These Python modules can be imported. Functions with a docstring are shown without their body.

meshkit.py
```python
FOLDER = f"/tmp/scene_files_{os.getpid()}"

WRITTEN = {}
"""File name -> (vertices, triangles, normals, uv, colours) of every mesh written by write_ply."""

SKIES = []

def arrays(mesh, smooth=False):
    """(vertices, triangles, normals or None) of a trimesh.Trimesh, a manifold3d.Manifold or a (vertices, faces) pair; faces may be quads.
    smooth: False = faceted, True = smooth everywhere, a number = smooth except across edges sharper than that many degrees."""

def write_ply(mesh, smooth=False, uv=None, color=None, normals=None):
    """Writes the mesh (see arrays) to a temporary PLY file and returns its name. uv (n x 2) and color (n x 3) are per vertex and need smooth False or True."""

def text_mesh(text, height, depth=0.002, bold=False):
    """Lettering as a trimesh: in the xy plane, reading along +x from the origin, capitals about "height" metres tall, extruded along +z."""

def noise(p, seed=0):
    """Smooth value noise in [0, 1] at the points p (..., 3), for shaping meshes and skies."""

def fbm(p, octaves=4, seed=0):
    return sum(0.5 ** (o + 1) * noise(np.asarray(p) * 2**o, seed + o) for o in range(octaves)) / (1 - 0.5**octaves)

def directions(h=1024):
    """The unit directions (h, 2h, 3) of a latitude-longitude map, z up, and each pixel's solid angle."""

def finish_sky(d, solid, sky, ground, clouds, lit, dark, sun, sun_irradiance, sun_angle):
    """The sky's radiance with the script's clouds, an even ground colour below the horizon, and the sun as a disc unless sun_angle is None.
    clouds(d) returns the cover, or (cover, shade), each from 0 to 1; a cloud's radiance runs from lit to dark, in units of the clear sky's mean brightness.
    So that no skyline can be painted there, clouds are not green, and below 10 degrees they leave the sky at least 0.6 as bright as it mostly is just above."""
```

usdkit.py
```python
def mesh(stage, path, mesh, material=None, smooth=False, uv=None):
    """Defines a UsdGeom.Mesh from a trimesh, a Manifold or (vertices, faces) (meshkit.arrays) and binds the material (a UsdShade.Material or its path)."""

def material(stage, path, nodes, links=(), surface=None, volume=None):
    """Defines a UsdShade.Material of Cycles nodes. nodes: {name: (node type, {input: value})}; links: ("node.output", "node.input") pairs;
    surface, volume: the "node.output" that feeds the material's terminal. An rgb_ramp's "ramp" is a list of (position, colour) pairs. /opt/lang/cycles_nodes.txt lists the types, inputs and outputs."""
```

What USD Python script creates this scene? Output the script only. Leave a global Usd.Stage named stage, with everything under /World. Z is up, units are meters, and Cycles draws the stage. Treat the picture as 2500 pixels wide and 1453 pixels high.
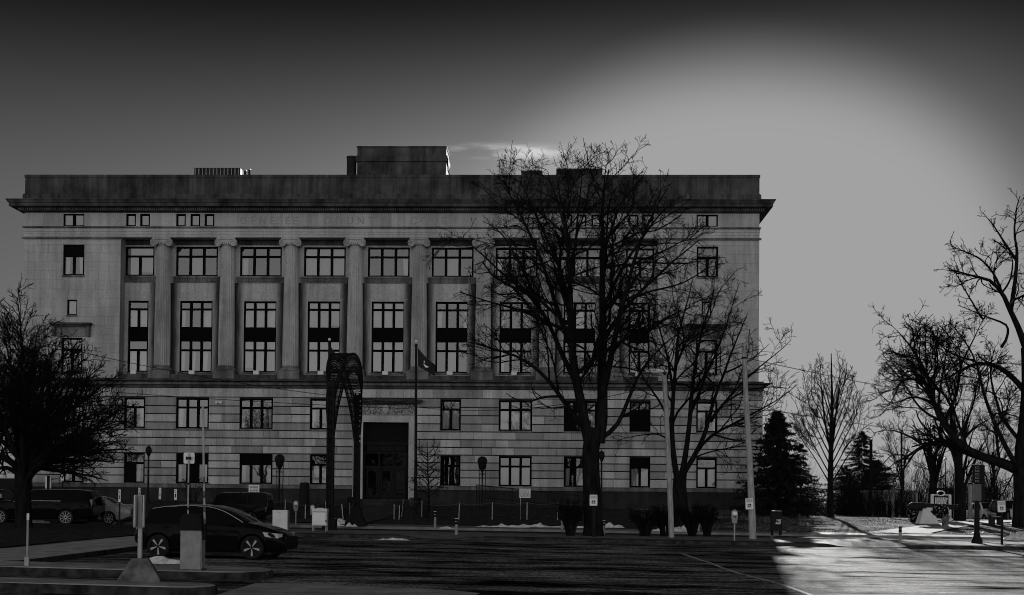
import math, random
import numpy as np, trimesh, shapely
from shapely.geometry import Polygon, box as sbox
from shapely.ops import unary_union
import manifold3d as m3
import usdkit, meshkit
from pxr import Usd, UsdGeom, UsdLux, UsdShade, Gf, Sdf

stage = Usd.Stage.CreateInMemory()
UsdGeom.Xform.Define(stage, '/World')
# ---------------------------------------------------------------- camera
FPX, CX, CY, EYE = 3200.0, 1236.0, 1132.4, 1.9          # photo pixels (2500 x 1453), eye height in metres
YAW, PITCH, ROLL = -0.03482, 0.02353, 0.008765
_fw = np.array([math.sin(YAW)*math.cos(PITCH), math.cos(YAW)*math.cos(PITCH), math.sin(PITCH)])
_r = np.array([math.cos(YAW), -math.sin(YAW), 0.0]); _u = np.cross(_r, _fw)
RT = math.cos(ROLL)*_r + math.sin(ROLL)*_u; UP = math.cos(ROLL)*_u - math.sin(ROLL)*_r
cam = UsdGeom.Camera.Define(stage, '/World/camera')
cam.CreateHorizontalApertureAttr(36.0); cam.CreateFocalLengthAttr(36.0*FPX/2500)
cam.CreateHorizontalApertureOffsetAttr((1250-CX)*36/2500)
cam.CreateVerticalApertureOffsetAttr((CY-726.5)*36/2500)
_M = np.eye(4); _M[0,:3] = RT; _M[1,:3] = UP; _M[2,:3] = -_fw; _M[3,:3] = [0, 0, EYE]
cam.AddTransformOp().Set(Gf.Matrix4d(_M.tolist()))
cam.CreateExposureAttr(0.6)
# ---------------------------------------------------------------- sky and sun
SUN_EL, SUN_AZ = math.radians(11.0), math.radians(8.2)
SUND = np.array([math.sin(SUN_AZ)*math.cos(SUN_EL), math.cos(SUN_AZ)*math.cos(SUN_EL), math.sin(SUN_EL)])
sky_mat = usdkit.material(stage, '/World/Looks/sky_look', {
    'tc': ('texture_coordinate', {}), 'sep': ('separate_xyz', {}),
    'sky': ('sky_texture', {'sky_type': 'single_scattering', 'sun_disc': False, 'sun_elevation': SUN_EL, 'sun_rotation': SUN_AZ, 'altitude': 200.0}),
    'bw': ('rgb_to_bw', {}),
    # the photograph is black and white through a dark filter: the blue sky high up and away from the sun goes dark
    'ef': ('map_range', {'range_type': 'smoothstep', 'from_min': 0.20, 'from_max': 0.37, 'to_min': 1.0, 'to_max': 0.06, 'clamp': True}),
    'm1': ('math', {'math_type': 'multiply'}), 'rx': ('map_range', {'range_type': 'smoothstep', 'from_min': 0.20, 'from_max': 0.42, 'to_min': 0.18, 'to_max': 0.06, 'clamp': True}), 'm3': ('math', {'math_type': 'multiply'}),
    # bright aureole round the low sun, which stands just behind the roof
    'gd': ('vector_math', {'math_type': 'distance', 'vector2': (0.134, 0.986, 0.098)}), 'gl': ('map_range', {'range_type': 'smoothstep', 'from_min': 0.257, 'from_max': 0.140, 'to_min': 0.0, 'to_max': 3.0, 'clamp': True}), 'ad': ('math', {'math_type': 'add'}),
    'cap': ('math', {'math_type': 'smoothmin', 'value2': 3.4, 'value3': 2.4}),
    'bk': ('map_range', {'range_type': 'smootherstep', 'from_min': 0.80, 'from_max': -0.35, 'to_min': 0.0, 'to_max': 1.0, 'clamp': True}),
    'mix': ('mix_float', {}), 'mb': ('math', {'math_type': 'multiply', 'value2': 1.0}),
    'cm': ('mapping', {'scale': (9.0, 1.0, 60.0)}), 'cn': ('noise_texture', {'scale': 1.6, 'detail': 6.0, 'roughness': 0.62}),
    'c1': ('map_range', {'range_type': 'smoothstep', 'from_min': 0.34, 'from_max': 0.60, 'clamp': True}),
    'dot': ('vector_math', {'math_type': 'subtract', 'vector2': (-0.033, 0.967, 0.2545)}), 'sc': ('vector_math', {'math_type': 'multiply', 'vector2': (1/0.056, 0.0, 1/0.0075)}),
    'len': ('vector_math', {'math_type': 'length'}), 'cf': ('map_range', {'range_type': 'smoothstep', 'from_min': 0.25, 'from_max': 1.1, 'to_min': 1.0, 'to_max': 0.0, 'clamp': True}),
    'cc': ('math', {'math_type': 'multiply'}), 'cs': ('math', {'math_type': 'multiply_add', 'value2': 3.2}),
    'col': ('combine_color', {}), 'bg': ('background_shader', {'strength': 0.07})},
    [('tc.generated', 'sep.vector'), ('sky.color', 'bw.color'), ('sep.z', 'ef.value'), ('bw.val', 'm1.value1'), ('ef.result', 'm1.value2'), ('sep.x', 'rx.value'), ('rx.result', 'm3.value2'), ('m1.value', 'm3.value1'), ('tc.generated', 'gd.vector1'), ('gd.value', 'gl.value'), ('m3.value', 'ad.value1'), ('gl.result', 'ad.value2'), ('ad.value', 'cap.value1'),
     ('sep.y', 'bk.value'),
     ('tc.generated', 'cm.vector'), ('cm.vector', 'cn.vector'), ('cn.fac', 'c1.value'), ('tc.generated', 'dot.vector1'), ('dot.vector', 'sc.vector1'), ('sc.vector', 'len.vector1'),
     ('len.value', 'cf.value'), ('c1.result', 'cc.value1'), ('cf.result', 'cc.value2'), ('cc.value', 'cs.value1'), ('cap.value', 'cs.value3'),
     ('bw.val', 'mb.value1'), ('bk.result', 'mix.fac'), ('cs.value', 'mix.a'), ('mb.value', 'mix.b'),
     ('mix.result', 'col.r'), ('mix.result', 'col.g'), ('mix.result', 'col.b'), ('col.color', 'bg.color')], surface='bg.background')
sky = UsdLux.DomeLight.Define(stage, '/World/sky')
UsdShade.MaterialBindingAPI.Apply(sky.GetPrim()).Bind(sky_mat)
sky.GetPrim().SetCustomDataByKey('kind', 'structure')
sun = UsdLux.DistantLight.Define(stage, '/World/sun')
sun.CreateNormalizeAttr(True); sun.CreateIntensityAttr(1.25); sun.CreateAngleAttr(0.5); sun.CreateColorAttr(Gf.Vec3f(1, 0.99, 0.98))
_x = np.cross([0, 0, 1], SUND); _x /= np.linalg.norm(_x); _y = np.cross(SUND, _x)
_M = np.eye(4); _M[0,:3] = _x; _M[1,:3] = _y; _M[2,:3] = SUND
sun.AddTransformOp().Set(Gf.Matrix4d(_M.tolist()))

# ---------------------------------------------------------------- helpers
def ray(px, py): return (px-CX)/FPX*RT + (CY-py)/FPX*UP + _fw
def at(px, py, Y):                                   # the point of a photo pixel in the upright plane y = Y
    d = ray(px, py); return Y/d[1]*d + [0, 0, EYE]
def fx(px, py, Y=97.0): return at(px, py, Y)[0]
def fz(px, py, Y=97.0): return at(px, py, Y)[2]
def sst(a, b, x): t = np.clip((np.asarray(x, float)-a)/(b-a), 0, 1); return t*t*(3-2*t)
SL = -0.0085                                         # the street falls gently to the right
def zg(x, y):
    """Ground height: car park and street, then the lawn rising to the courthouse and the park to its right."""
    x = np.asarray(x, float); y = np.asarray(y, float)
    base = SL*np.clip(x, -80, 80)
    lawn = 0.13 + 0.9*np.interp(y, [71.5, 80, 88, 95, 130], [0, .14, .52, .92, .92])
    park = 0.13 + np.interp(y, [71.5, 88, 104, 113, 124, 200], [0, .36, .46, .28, -.35, -.45])
    w = sst(16.0, 20.0, x)
    up = lawn*(1-w) + park*w
    return base + np.where(y > 71.5, up, np.where(y > 53.8, 0.13, 0.0))
def on(px, py, dz=0.0):
    """The point of the ground seen at a photo pixel."""
    d = ray(px, py); t = np.linspace(15, 320, 6000); P = t[:, None]*d + [0, 0, EYE]
    k = np.argmax(P[:, 2] <= zg(P[:, 0], P[:, 1]) + dz); p = P[k]; return np.array([p[0], p[1], float(zg(p[0], p[1])) + dz])
def ppm(Y): return FPX/Y                              # pixels per metre at depth Y

_used = {}
def _num(parent, name):
    k = (parent, name); n = _used.get(k, -1) + 1; _used[k] = n
    return f'{parent}/{name}' + (f'_{n:03d}' if n else '')
def meta(prim, label=None, cat=None, group=None, kind=None):
    for k, v in (('label', label), ('category', cat), ('group', group), ('kind', kind)):
        if v: prim.SetCustomDataByKey(k, v)
    return prim
class Thing:
    def __init__(s, name, label, cat, loc=(0, 0, 0), rotz=0.0, group=None):
        s.path = _num('/World', name); x = UsdGeom.Xform.Define(stage, s.path); s.loc = np.array(loc, float)
        x.AddTranslateOp().Set(Gf.Vec3d(*map(float, loc)))
        if rotz: x.AddRotateZOp().Set(float(rotz))
        s.prim = x.GetPrim(); meta(s.prim, label, cat, group)
    def part(s, name, mesh, mat, smooth=False, label=None, kind=None, under=None, world=False):
        p = _num(under or s.path, name)
        if world:
            v, f, n = meshkit.arrays(mesh, False); mesh = trimesh.Trimesh(v - s.loc, f, process=False)
        g = usdkit.mesh(stage, p, mesh, mat, smooth=smooth); meta(g.GetPrim(), label, None, None, kind); return p
def copy(src, label, loc, rotz=0.0, group=None, scale=None):
    p = _num('/World', src.path.split('/')[-1].rstrip('0123456789').rstrip('_')); x = UsdGeom.Xform.Define(stage, p)
    x.GetPrim().GetReferences().AddInternalReference(src.path); x.GetPrim().SetInstanceable(True)
    x.ClearXformOpOrder(); x.AddTranslateOp().Set(Gf.Vec3d(*map(float, loc)))
    x.AddRotateZOp().Set(float(rotz))
    if scale: x.AddScaleOp().Set(Gf.Vec3f(*(scale if np.ndim(scale) else (scale,)*3)))
    meta(x.GetPrim(), label, stage.GetPrimAtPath(src.path).GetCustomDataByKey('category'), group); return p
def lone(name, mesh, mat, label=None, cat=None, group=None, kind=None, smooth=False):
    p = _num('/World', name); g = usdkit.mesh(stage, p, mesh, mat, smooth=smooth); meta(g.GetPrim(), label, cat, group, kind); return p

class MB:
    """Collects simple solids into one mesh."""
    def __init__(s): s.v = []; s.f = []; s.n = 0
    def add(s, v, f):
        v = np.asarray(v, float); f = np.asarray(f, int)
        if f.shape[1] == 4: f = np.vstack([f[:, [0, 1, 2]], f[:, [0, 2, 3]]])
        s.v.append(v); s.f.append(f + s.n); s.n += len(v); return s
    def tm(s, m): return s.add(m.vertices, m.faces)
    def box(s, x0, x1, y0, y1, z0, z1):
        v = [(x, y, z) for z in (z0, z1) for y in (y0, y1) for x in (x0, x1)]
        return s.add(v, [[0, 2, 3, 1], [4, 5, 7, 6], [0, 1, 5, 4], [2, 6, 7, 3], [0, 4, 6, 2], [1, 3, 7, 5]])
    def cbox(s, x0, x1, y0, y1, z0, z1, c=0.02):
        """Box facing -y whose front edges are chamfered."""
        v = [(x0, y1, z0), (x1, y1, z0), (x1, y1, z1), (x0, y1, z1), (x0, y0+c, z0), (x1, y0+c, z0), (x1, y0+c, z1), (x0, y0+c, z1),
             (x0+c, y0, z0+c), (x1-c, y0, z0+c), (x1-c, y0, z1-c), (x0+c, y0, z1-c)]
        return s.add(v, [[0, 1, 5, 4], [1, 2, 6, 5], [2, 3, 7, 6], [3, 0, 4, 7], [4, 5, 9, 8], [5, 6, 10, 9], [6, 7, 11, 10], [7, 4, 8, 11], [8, 9, 10, 11], [0, 3, 2, 1]])
    def tube(s, pts, rad, k=6, cap=True):
        pts = np.asarray(pts, float); n = len(pts); rad = np.broadcast_to(np.asarray(rad, float), n)
        t = np.gradient(pts, axis=0); t /= np.maximum(np.linalg.norm(t, axis=1, keepdims=True), 1e-9)
        ref = np.array([0, 0, 1.0]) if abs(t[:, 2]).mean() < 0.8 else np.array([1.0, 0, 0])
        a = np.cross(t, ref); a /= np.maximum(np.linalg.norm(a, axis=1, keepdims=True), 1e-9); b = np.cross(t, a)
        ang = np.arange(k)/k*2*math.pi
        v = pts[:, None] + rad[:, None, None]*(np.cos(ang)[None, :, None]*a[:, None] + np.sin(ang)[None, :, None]*b[:, None])
        i = np.arange(n-1)[:, None]*k; j = np.arange(k)[None]; j2 = (j+1) % k
        f = np.stack([i+j, i+j2, i+k+j2, i+k+j], -1).reshape(-1, 4); f = np.vstack([f[:, [0, 1, 2]], f[:, [0, 2, 3]]])
        v = v.reshape(-1, 3)
        if cap and k > 3:
            m = len(v); v = np.vstack([v, pts[0], pts[-1]]); e = np.arange(k)
            f = np.vstack([f, np.stack([np.full(k, m), (e+1) % k, e], 1), np.stack([np.full(k, m+1), (n-1)*k+e, (n-1)*k+(e+1) % k], 1)])
        return s.add(v, f[:, ::-1])
    def rod(s, p0, p1, r0, r1=None, k=8): return s.tube([p0, p1], [r0, r0 if r1 is None else r1], k)
    def lathe(s, prof, c=(0, 0, 0), k=20, flute=None):
        """prof: (radius, z) pairs; flute: (count, depth)."""
        prof = np.asarray(prof, float); ang = np.arange(k)/k*2*math.pi
        fl = 1.0 if flute is None else 1 - flute[1]*(0.5-0.5*np.cos(ang*flute[0]))
        v = np.stack([prof[:, :1]*np.cos(ang)*fl + c[0], prof[:, :1]*np.sin(ang)*fl + c[1], np.broadcast_to(prof[:, 1:]+c[2], (len(prof), k))], -1).reshape(-1, 3)
        i = np.arange(len(prof)-1)[:, None]*k; j = np.arange(k)[None]; j2 = (j+1) % k
        return s.add(v, np.stack([i+j, i+j2, i+k+j2, i+k+j], -1).reshape(-1, 4))
    def prism(s, poly, z0, z1):
        for g in getattr(poly, 'geoms', [poly]):
            if g.area > 1e-7:
                m = trimesh.creation.extrude_polygon(g, z1-z0, engine='earcut'); m.apply_translation([0, 0, z0]); s.tm(m)
        return s
    def wall(s, poly, y0, y1):
        """A polygon in (x, z) given depth from y0 (front) to y1."""
        for g in getattr(poly, 'geoms', [poly]):
            if g.area > 1e-7:
                m = trimesh.creation.extrude_polygon(g, y1-y0, engine='earcut'); v = m.vertices
                s.add(np.stack([v[:, 0], y1 - v[:, 2], v[:, 1]], 1), m.faces)
        return s
    def moved(s, d=(0, 0, 0), rz=0.0):
        m = s.mesh(); c, q = math.cos(rz), math.sin(rz)
        return trimesh.Trimesh(m.vertices @ np.array([[c, q, 0], [-q, c, 0], [0, 0, 1]]) + np.asarray(d), m.faces, process=False)
    def mesh(s): return trimesh.Trimesh(np.vstack(s.v), np.vstack(s.f), process=False)
def boxm(*a): return MB().box(*a).mesh()
def fixn(m):
    """Outward normals for a closed mesh."""
    m = trimesh.Trimesh(m.vertices, m.faces, process=True); trimesh.repair.fix_normals(m, multibody=True); return m

# ---------------------------------------------------------------- materials (greys: the photograph is black and white)
def g3(v): return (v, v, v)
def mat(name, lo, hi=None, rough=0.8, scale=4.0, spec=0.3, bump=0.0, bscale=40.0, detail=5.0, stretch=(1, 1, 1), metal=0.0, coat=0.0, lohi=(0.35, 0.65), isl=0.0, coords='object'):
    hi = lo if hi is None else hi
    N = {'tc': ('texture_coordinate', {}), 'geo': ('geometry', {}), 'mp': ('mapping', {'scale': tuple(stretch)}), 'n': ('noise_texture', {'scale': scale, 'detail': detail, 'roughness': 0.6}),
         'r': ('rgb_ramp', {'ramp': [(lohi[0], g3(lo)), (lohi[1], g3(hi))]}), 'p': ('principled_bsdf', {'roughness': rough, 'specular_ior_level': spec, 'metallic': metal, 'coat_weight': coat})}
    src = 'geo.position' if coords == 'world' else 'tc.object'
    L = [(src, 'mp.vector'), ('mp.vector', 'n.vector'), ('n.fac', 'r.fac')]
    c = 'r.color'
    if isl:
        N['im'] = ('map_range', {'to_min': 1-isl, 'to_max': 1+isl}); N['ic'] = ('combine_color', {}); N['mm'] = ('mix_color', {'blend_type': 'multiply', 'fac': 1.0})
        L += [('geo.random_per_island', 'im.value'), ('im.result', 'ic.r'), ('im.result', 'ic.g'), ('im.result', 'ic.b'), (c, 'mm.a'), ('ic.color', 'mm.b')]; c = 'mm.result'
    L.append((c, 'p.base_color'))
    if bump:
        N['bn'] = ('noise_texture', {'scale': bscale, 'detail': 4.0}); N['b'] = ('bump', {'strength': bump, 'distance': 0.02})
        L += [(src, 'bn.vector'), ('bn.fac', 'b.height'), ('b.normal', 'p.normal')]
    return usdkit.material(stage, '/World/Looks/'+name, N, L, surface='p.BSDF')
# ---------------------------------------------------------------- looks
M = {}
def stone(name, lo, hi, isl=0.0, streak=0.25, rough=0.85, bump=0.25):
    """Limestone: blotches, fine grain and dark rain streaks that run down the wall."""
    N = {'geo': ('geometry', {}), 'n1': ('noise_texture', {'scale': 0.55, 'detail': 6.0, 'roughness': 0.65}), 'n2': ('noise_texture', {'scale': 14.0, 'detail': 4.0, 'roughness': 0.7}),
         'ms': ('mapping', {'scale': (1.6, 1.6, 0.12)}), 'n3': ('noise_texture', {'scale': 1.0, 'detail': 5.0, 'roughness': 0.7}),
         'r1': ('rgb_ramp', {'ramp': [(0.3, g3(lo)), (0.68, g3(hi))]}), 'r2': ('map_range', {'from_min': 0.3, 'from_max': 0.7, 'to_min': 0.62, 'to_max': 1.2}),
         'r3': ('map_range', {'range_type': 'smoothstep', 'from_min': 0.36, 'from_max': 0.62, 'to_min': 1-streak, 'to_max': 1.0, 'clamp': True}),
         'oi': ('object_info', {}), 'wn': ('white_noise_texture', {'dimensions': '2D'}), 'cx': ('combine_xyz', {}), 'ri': ('map_range', {'to_min': 1-isl, 'to_max': 1+isl}),
         'a': ('math', {'math_type': 'multiply'}), 'b': ('math', {'math_type': 'multiply'}), 'cc': ('combine_color', {}), 'mm': ('mix_color', {'blend_type': 'multiply', 'fac': 1.0}),
         'bm': ('bump', {'strength': bump, 'distance': 0.02}), 'p': ('principled_bsdf', {'roughness': rough, 'specular_ior_level': 0.2})}
    L = [('geo.position', 'n1.vector'), ('geo.position', 'n2.vector'), ('geo.position', 'ms.vector'), ('ms.vector', 'n3.vector'), ('n1.fac', 'r1.fac'), ('n2.fac', 'r2.value'), ('n3.fac', 'r3.value'),
         ('geo.random_per_island', 'cx.x'), ('oi.random', 'cx.y'), ('cx.vector', 'wn.vector'), ('wn.value', 'ri.value'), ('r2.result', 'a.value1'), ('r3.result', 'a.value2'), ('a.value', 'b.value1'), ('ri.result', 'b.value2'),
         ('b.value', 'cc.r'), ('b.value', 'cc.g'), ('b.value', 'cc.b'), ('r1.color', 'mm.a'), ('cc.color', 'mm.b'), ('mm.result', 'p.base_color'), ('n2.fac', 'bm.height'), ('bm.normal', 'p.normal')]
    return usdkit.material(stage, '/World/Looks/'+name, N, L, surface='p.BSDF')
M['stone'] = stone('limestone', 0.42, 0.56)
M['block'] = stone('limestone_blocks', 0.35, 0.50, isl=0.32, streak=0.3)
M['blockhi'] = stone('limestone_blocks_upper', 0.39, 0.52, isl=0.15, streak=0.25)
M['joint'] = mat('joint', 0.03, rough=0.95, spec=0.1)
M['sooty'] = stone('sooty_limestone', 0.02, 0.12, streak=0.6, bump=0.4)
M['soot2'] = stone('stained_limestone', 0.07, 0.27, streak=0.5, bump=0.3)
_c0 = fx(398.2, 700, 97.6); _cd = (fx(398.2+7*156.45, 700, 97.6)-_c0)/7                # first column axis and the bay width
M['soot3'] = usdkit.material(stage, '/World/Looks/soot_shade_limestone', {'geo': ('geometry', {}), 'sx': ('separate_xyz', {}), 'x0': ('math', {'math_type': 'subtract', 'value2': float(_c0)}), 'pp': ('math', {'math_type': 'pingpong', 'value2': float(_cd/2)}),  # soot and column shade painted as one tone, fading away from each column
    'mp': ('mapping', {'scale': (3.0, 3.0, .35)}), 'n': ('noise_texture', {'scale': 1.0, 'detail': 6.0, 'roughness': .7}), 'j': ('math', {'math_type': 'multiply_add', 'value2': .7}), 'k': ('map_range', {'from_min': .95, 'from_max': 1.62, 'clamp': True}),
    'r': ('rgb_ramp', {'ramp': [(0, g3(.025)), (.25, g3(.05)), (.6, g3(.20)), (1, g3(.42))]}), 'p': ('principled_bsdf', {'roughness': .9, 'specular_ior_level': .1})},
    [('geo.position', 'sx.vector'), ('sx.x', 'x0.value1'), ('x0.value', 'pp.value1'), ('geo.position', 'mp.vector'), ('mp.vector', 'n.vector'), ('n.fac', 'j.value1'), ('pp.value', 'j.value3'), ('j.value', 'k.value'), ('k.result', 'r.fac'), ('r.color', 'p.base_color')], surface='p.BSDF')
M['shaft'] = stone('column_limestone', 0.36, 0.54, streak=0.35)
M['granite'] = stone('dark_granite', 0.010, 0.045, streak=0.4)
M['frame'] = mat('dark_bronze', 0.003, 0.005, rough=0.7, spec=0.03)
M['black'] = mat('black_metal', 0.005, 0.008, rough=0.5, spec=0.25)
M['letter'] = mat('shaded_letter', 0.24, 0.34, rough=0.9, spec=0.1)  # grey stands for the shade inside cut letters; the mesh sits proud
M['dark'] = mat('dark_interior', 0.02, 0.03, rough=0.95, spec=0.05)
M['curtain'] = mat('curtain', 0.78, 0.86, rough=0.9, spec=0.1)
M['blind'] = mat('blind', 0.52, 0.60, rough=0.9, spec=0.1, scale=0.4)
M['white'] = mat('white_paint', 0.62, 0.72, rough=0.5, spec=0.4, scale=3)
M['bronze'] = mat('bronze_door', 0.007, 0.012, rough=0.6, spec=0.1, scale=3)
M['roof'] = mat('roof_felt', 0.06, 0.09, rough=0.95)
def glass(name, ior, wavy):
    return usdkit.material(stage, '/World/Looks/'+name, {
        'f': ('fresnel', {'IOR': ior}), 't': ('transparent_bsdf', {'color': g3(0.97)}), 'g': ('glossy_bsdf', {'roughness': 0.015, 'color': g3(0.95)}), 'm': ('mix_closure', {}),
        'geo': ('geometry', {}), 'n': ('noise_texture', {'scale': 1.1, 'detail': 1.0}), 'b': ('bump', {'strength': wavy, 'distance': 0.03})},
        [('geo.position', 'n.vector'), ('n.fac', 'b.height'), ('b.normal', 'g.normal'), ('f.fac', 'm.fac'), ('t.BSDF', 'm.closure1'), ('g.BSDF', 'm.closure2')], surface='m.closure')
M['glass'] = glass('window_glass', 2.7, 0.05); M['doorglass'] = glass('door_glass', 1.25, .1)

# ---------------------------------------------------------------- the courthouse
rng = random.Random(7)
YF, YR, YB = 97.0, 98.05, 96.75                                   # pavilion face, wall behind the columns, ground storeys
def zy(py, Y=YF): return fz(480, py, Y)
def X_(px, Y=YF, py=700): return fx(px, py, Y)
XL, XR = X_(60, YF, 520), X_(1854, YF, 520)
XBL, XBR = XL-0.22, XR+0.27
RL, RR = X_(293.5), X_(1607)
DEPTH = 22.0
ch = Thing('courthouse', 'long four storey limestone courthouse with Ionic columns and bare trees in front', 'courthouse', (-12.3, 97.0, 1.0))
def C(name, mb, m, **k): return ch.part(name, mb.mesh() if isinstance(mb, MB) else mb, m, world=True, **k)

def molding(prof, xl, xr, yf, yb):
    """Lofts rectangular loops (offset, z) round the building's plan."""
    v, f = [], []
    for d, z in prof: v += [(xl-d, yf-d, z), (xr+d, yf-d, z), (xr+d, yb+d, z), (xl-d, yb+d, z)]
    for i in range(len(prof)-1):
        for k in range(4): f.append([4*i+k, 4*i+(k+1) % 4, 4*i+4+(k+1) % 4, 4*i+4+k])
    n = 4*(len(prof)-1); f += [[3, 2, 1, 0], [n, n+1, n+2, n+3]]
    return MB().add(v, f)

# windows: (x0, x1, y0, y1) in photo pixels, depth of the wall face, kind, contents per column
W2 = [(303, 354, 2), (430, 510, 3), (585, 666, 3), (757, 808, 2), (1075, 1125, 2), (1218, 1299, 3), (1377, 1457, 3), (1537, 1588, 2), (1700, 1751, 2), (153, 204, 2)]
rowA_w = {0: (305, 376, 2), 8: (1528, 1597, 2)}
bays = []
colx = [398.5 + 156.45*i for i in range(8)]
for i in range(9):
    if i == 0: bays.append((305, 376, 314, 363.5, 2))
    elif i == 8: bays.append((1528, 1597, 1536, 1587, 2))
    else:
        c = 480 + 156.2*(i-1); bays.append((c-51, c+51, c-40.5, c+40.5, 3))
def zr(px, py, Y):  return fz(px, py, Y)
wins = []                                                           # x0, x1, z0, z1, face Y, columns, transom fraction from the top (0 none), contents
contA = ['bbb', '-b-', 'l--', 'bbb', '--r', '-b-', 'l-r', '-cr', 'lr-']
contT = ['ccc', 'l-c', 'bbc', 'bbb', 'bbb', 'l-r', 'l--', 'lcr', 'lb-']
contU = ['ccc', 'lll', 'bbb', 'bbb', 'bbb', '-b-', 'l-r', 'l-r', 'cc-']
for i, (a0, a1, t0, t1, n) in enumerate(bays):
    xm = (a0+a1)/2
    dy = 0.0035*(xm-480)
    zz = lambda p: fz(xm, p + dy, YR)
    wins.append((X_(a0, YR), X_(a1, YR), zz(674), zz(602.5), YR, n, 0.33, contA[i], 'A'))
    wins.append((X_(t0, YR), X_(t1, YR), zz(801.5), zz(735), YR, n, 0.30, contT[i], 'T'))
    wins.append((X_(t0, YR), X_(t1, YR), zz(908.5), zz(829.5), YR, n, 0.32, contU[i], 'U'))
cont2 = ['lr-', 'l--', 'l-r', 'l--', 'cc-', 'bcc', 'd-r', 'dd-', 'lr-', 'lr-']
cont1 = ['dl-', 'ldr', 'l-r', 'cc-', '---', 'ccc', 'lcr', 'cc-', 'cc-', 'lr-']
for i, (a, b, n) in enumerate(W2):
    s1 = (a+b)/2
    q = lambda p: fz(s1, p + 0.0076*(s1-480)*(1.0 if p < 1100 else 1.24), YB)
    wins.append((X_(a, YB, 1010), X_(b, YB, 1010), q(1046), q(972), YB, n, 0.31, cont2[i], '2'))
    wins.append((X_(a, YB, 1140), X_(b-1, YB, 1140), q(1180), q(1107), YB, n, 0.34, cont1[i], '1'))
for (a, b, n) in [(154.7, 205.6, 2), (308, 331.7, 1), (342, 366, 1), (430, 453.6, 1), (465, 488.6, 1), (499.6, 523, 1), (1373, 1397, 1), (1408.5, 1432, 1), (1444, 1467, 1), (1535, 1559, 1), (1570.5, 1595, 1), (1701, 1753, 2)]:
    s1 = (a+b)/2; wins.append((X_(a, YF, 537), X_(b, YF, 537), fz(s1, 551.8+.0012*(s1-180), YF), fz(s1, 522+.0012*(s1-180), YF), YF, n, 0, 'bb', 'F'))
for s, (a, b, c0, c1) in enumerate([(153, 204.5, 164.6, 188.8), (1701, 1753, 1713.5, 1737.6)]):
    q = lambda p: fz((a+b)/2, p + 4.5*s, YF)
    wins.append((X_(a), X_(b), q(672), q(597.5), YF, 2, 0.36, 'lr-', 'P'))
    wins.append((X_(c0), X_(c1), q(768.6), q(731.5), YF, 1, 0, 'b', 'S'))
    wins.append((X_(a-1), X_(b-1), q(910), q(825), YF, 2, 0.34, 'lr-', 'Q'))
DX0, DX1, DZ0, DZ1 = X_(886, YB, 1100), X_(997.5, YB, 1100), 1.5, fz(941, 1031, YB)       # entrance opening

Zb = {k: zy(v, y) for k, (v, y) in dict(par=(427, 97), parm=(474.5, 97), corn=(485.5, 96), friz=(519, 97), arch=(557, 97), soff=(579.5, 97), led=(914, 97), ledb=(929, 96.5), bcorn=(946, 96.6)).items()}
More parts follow.
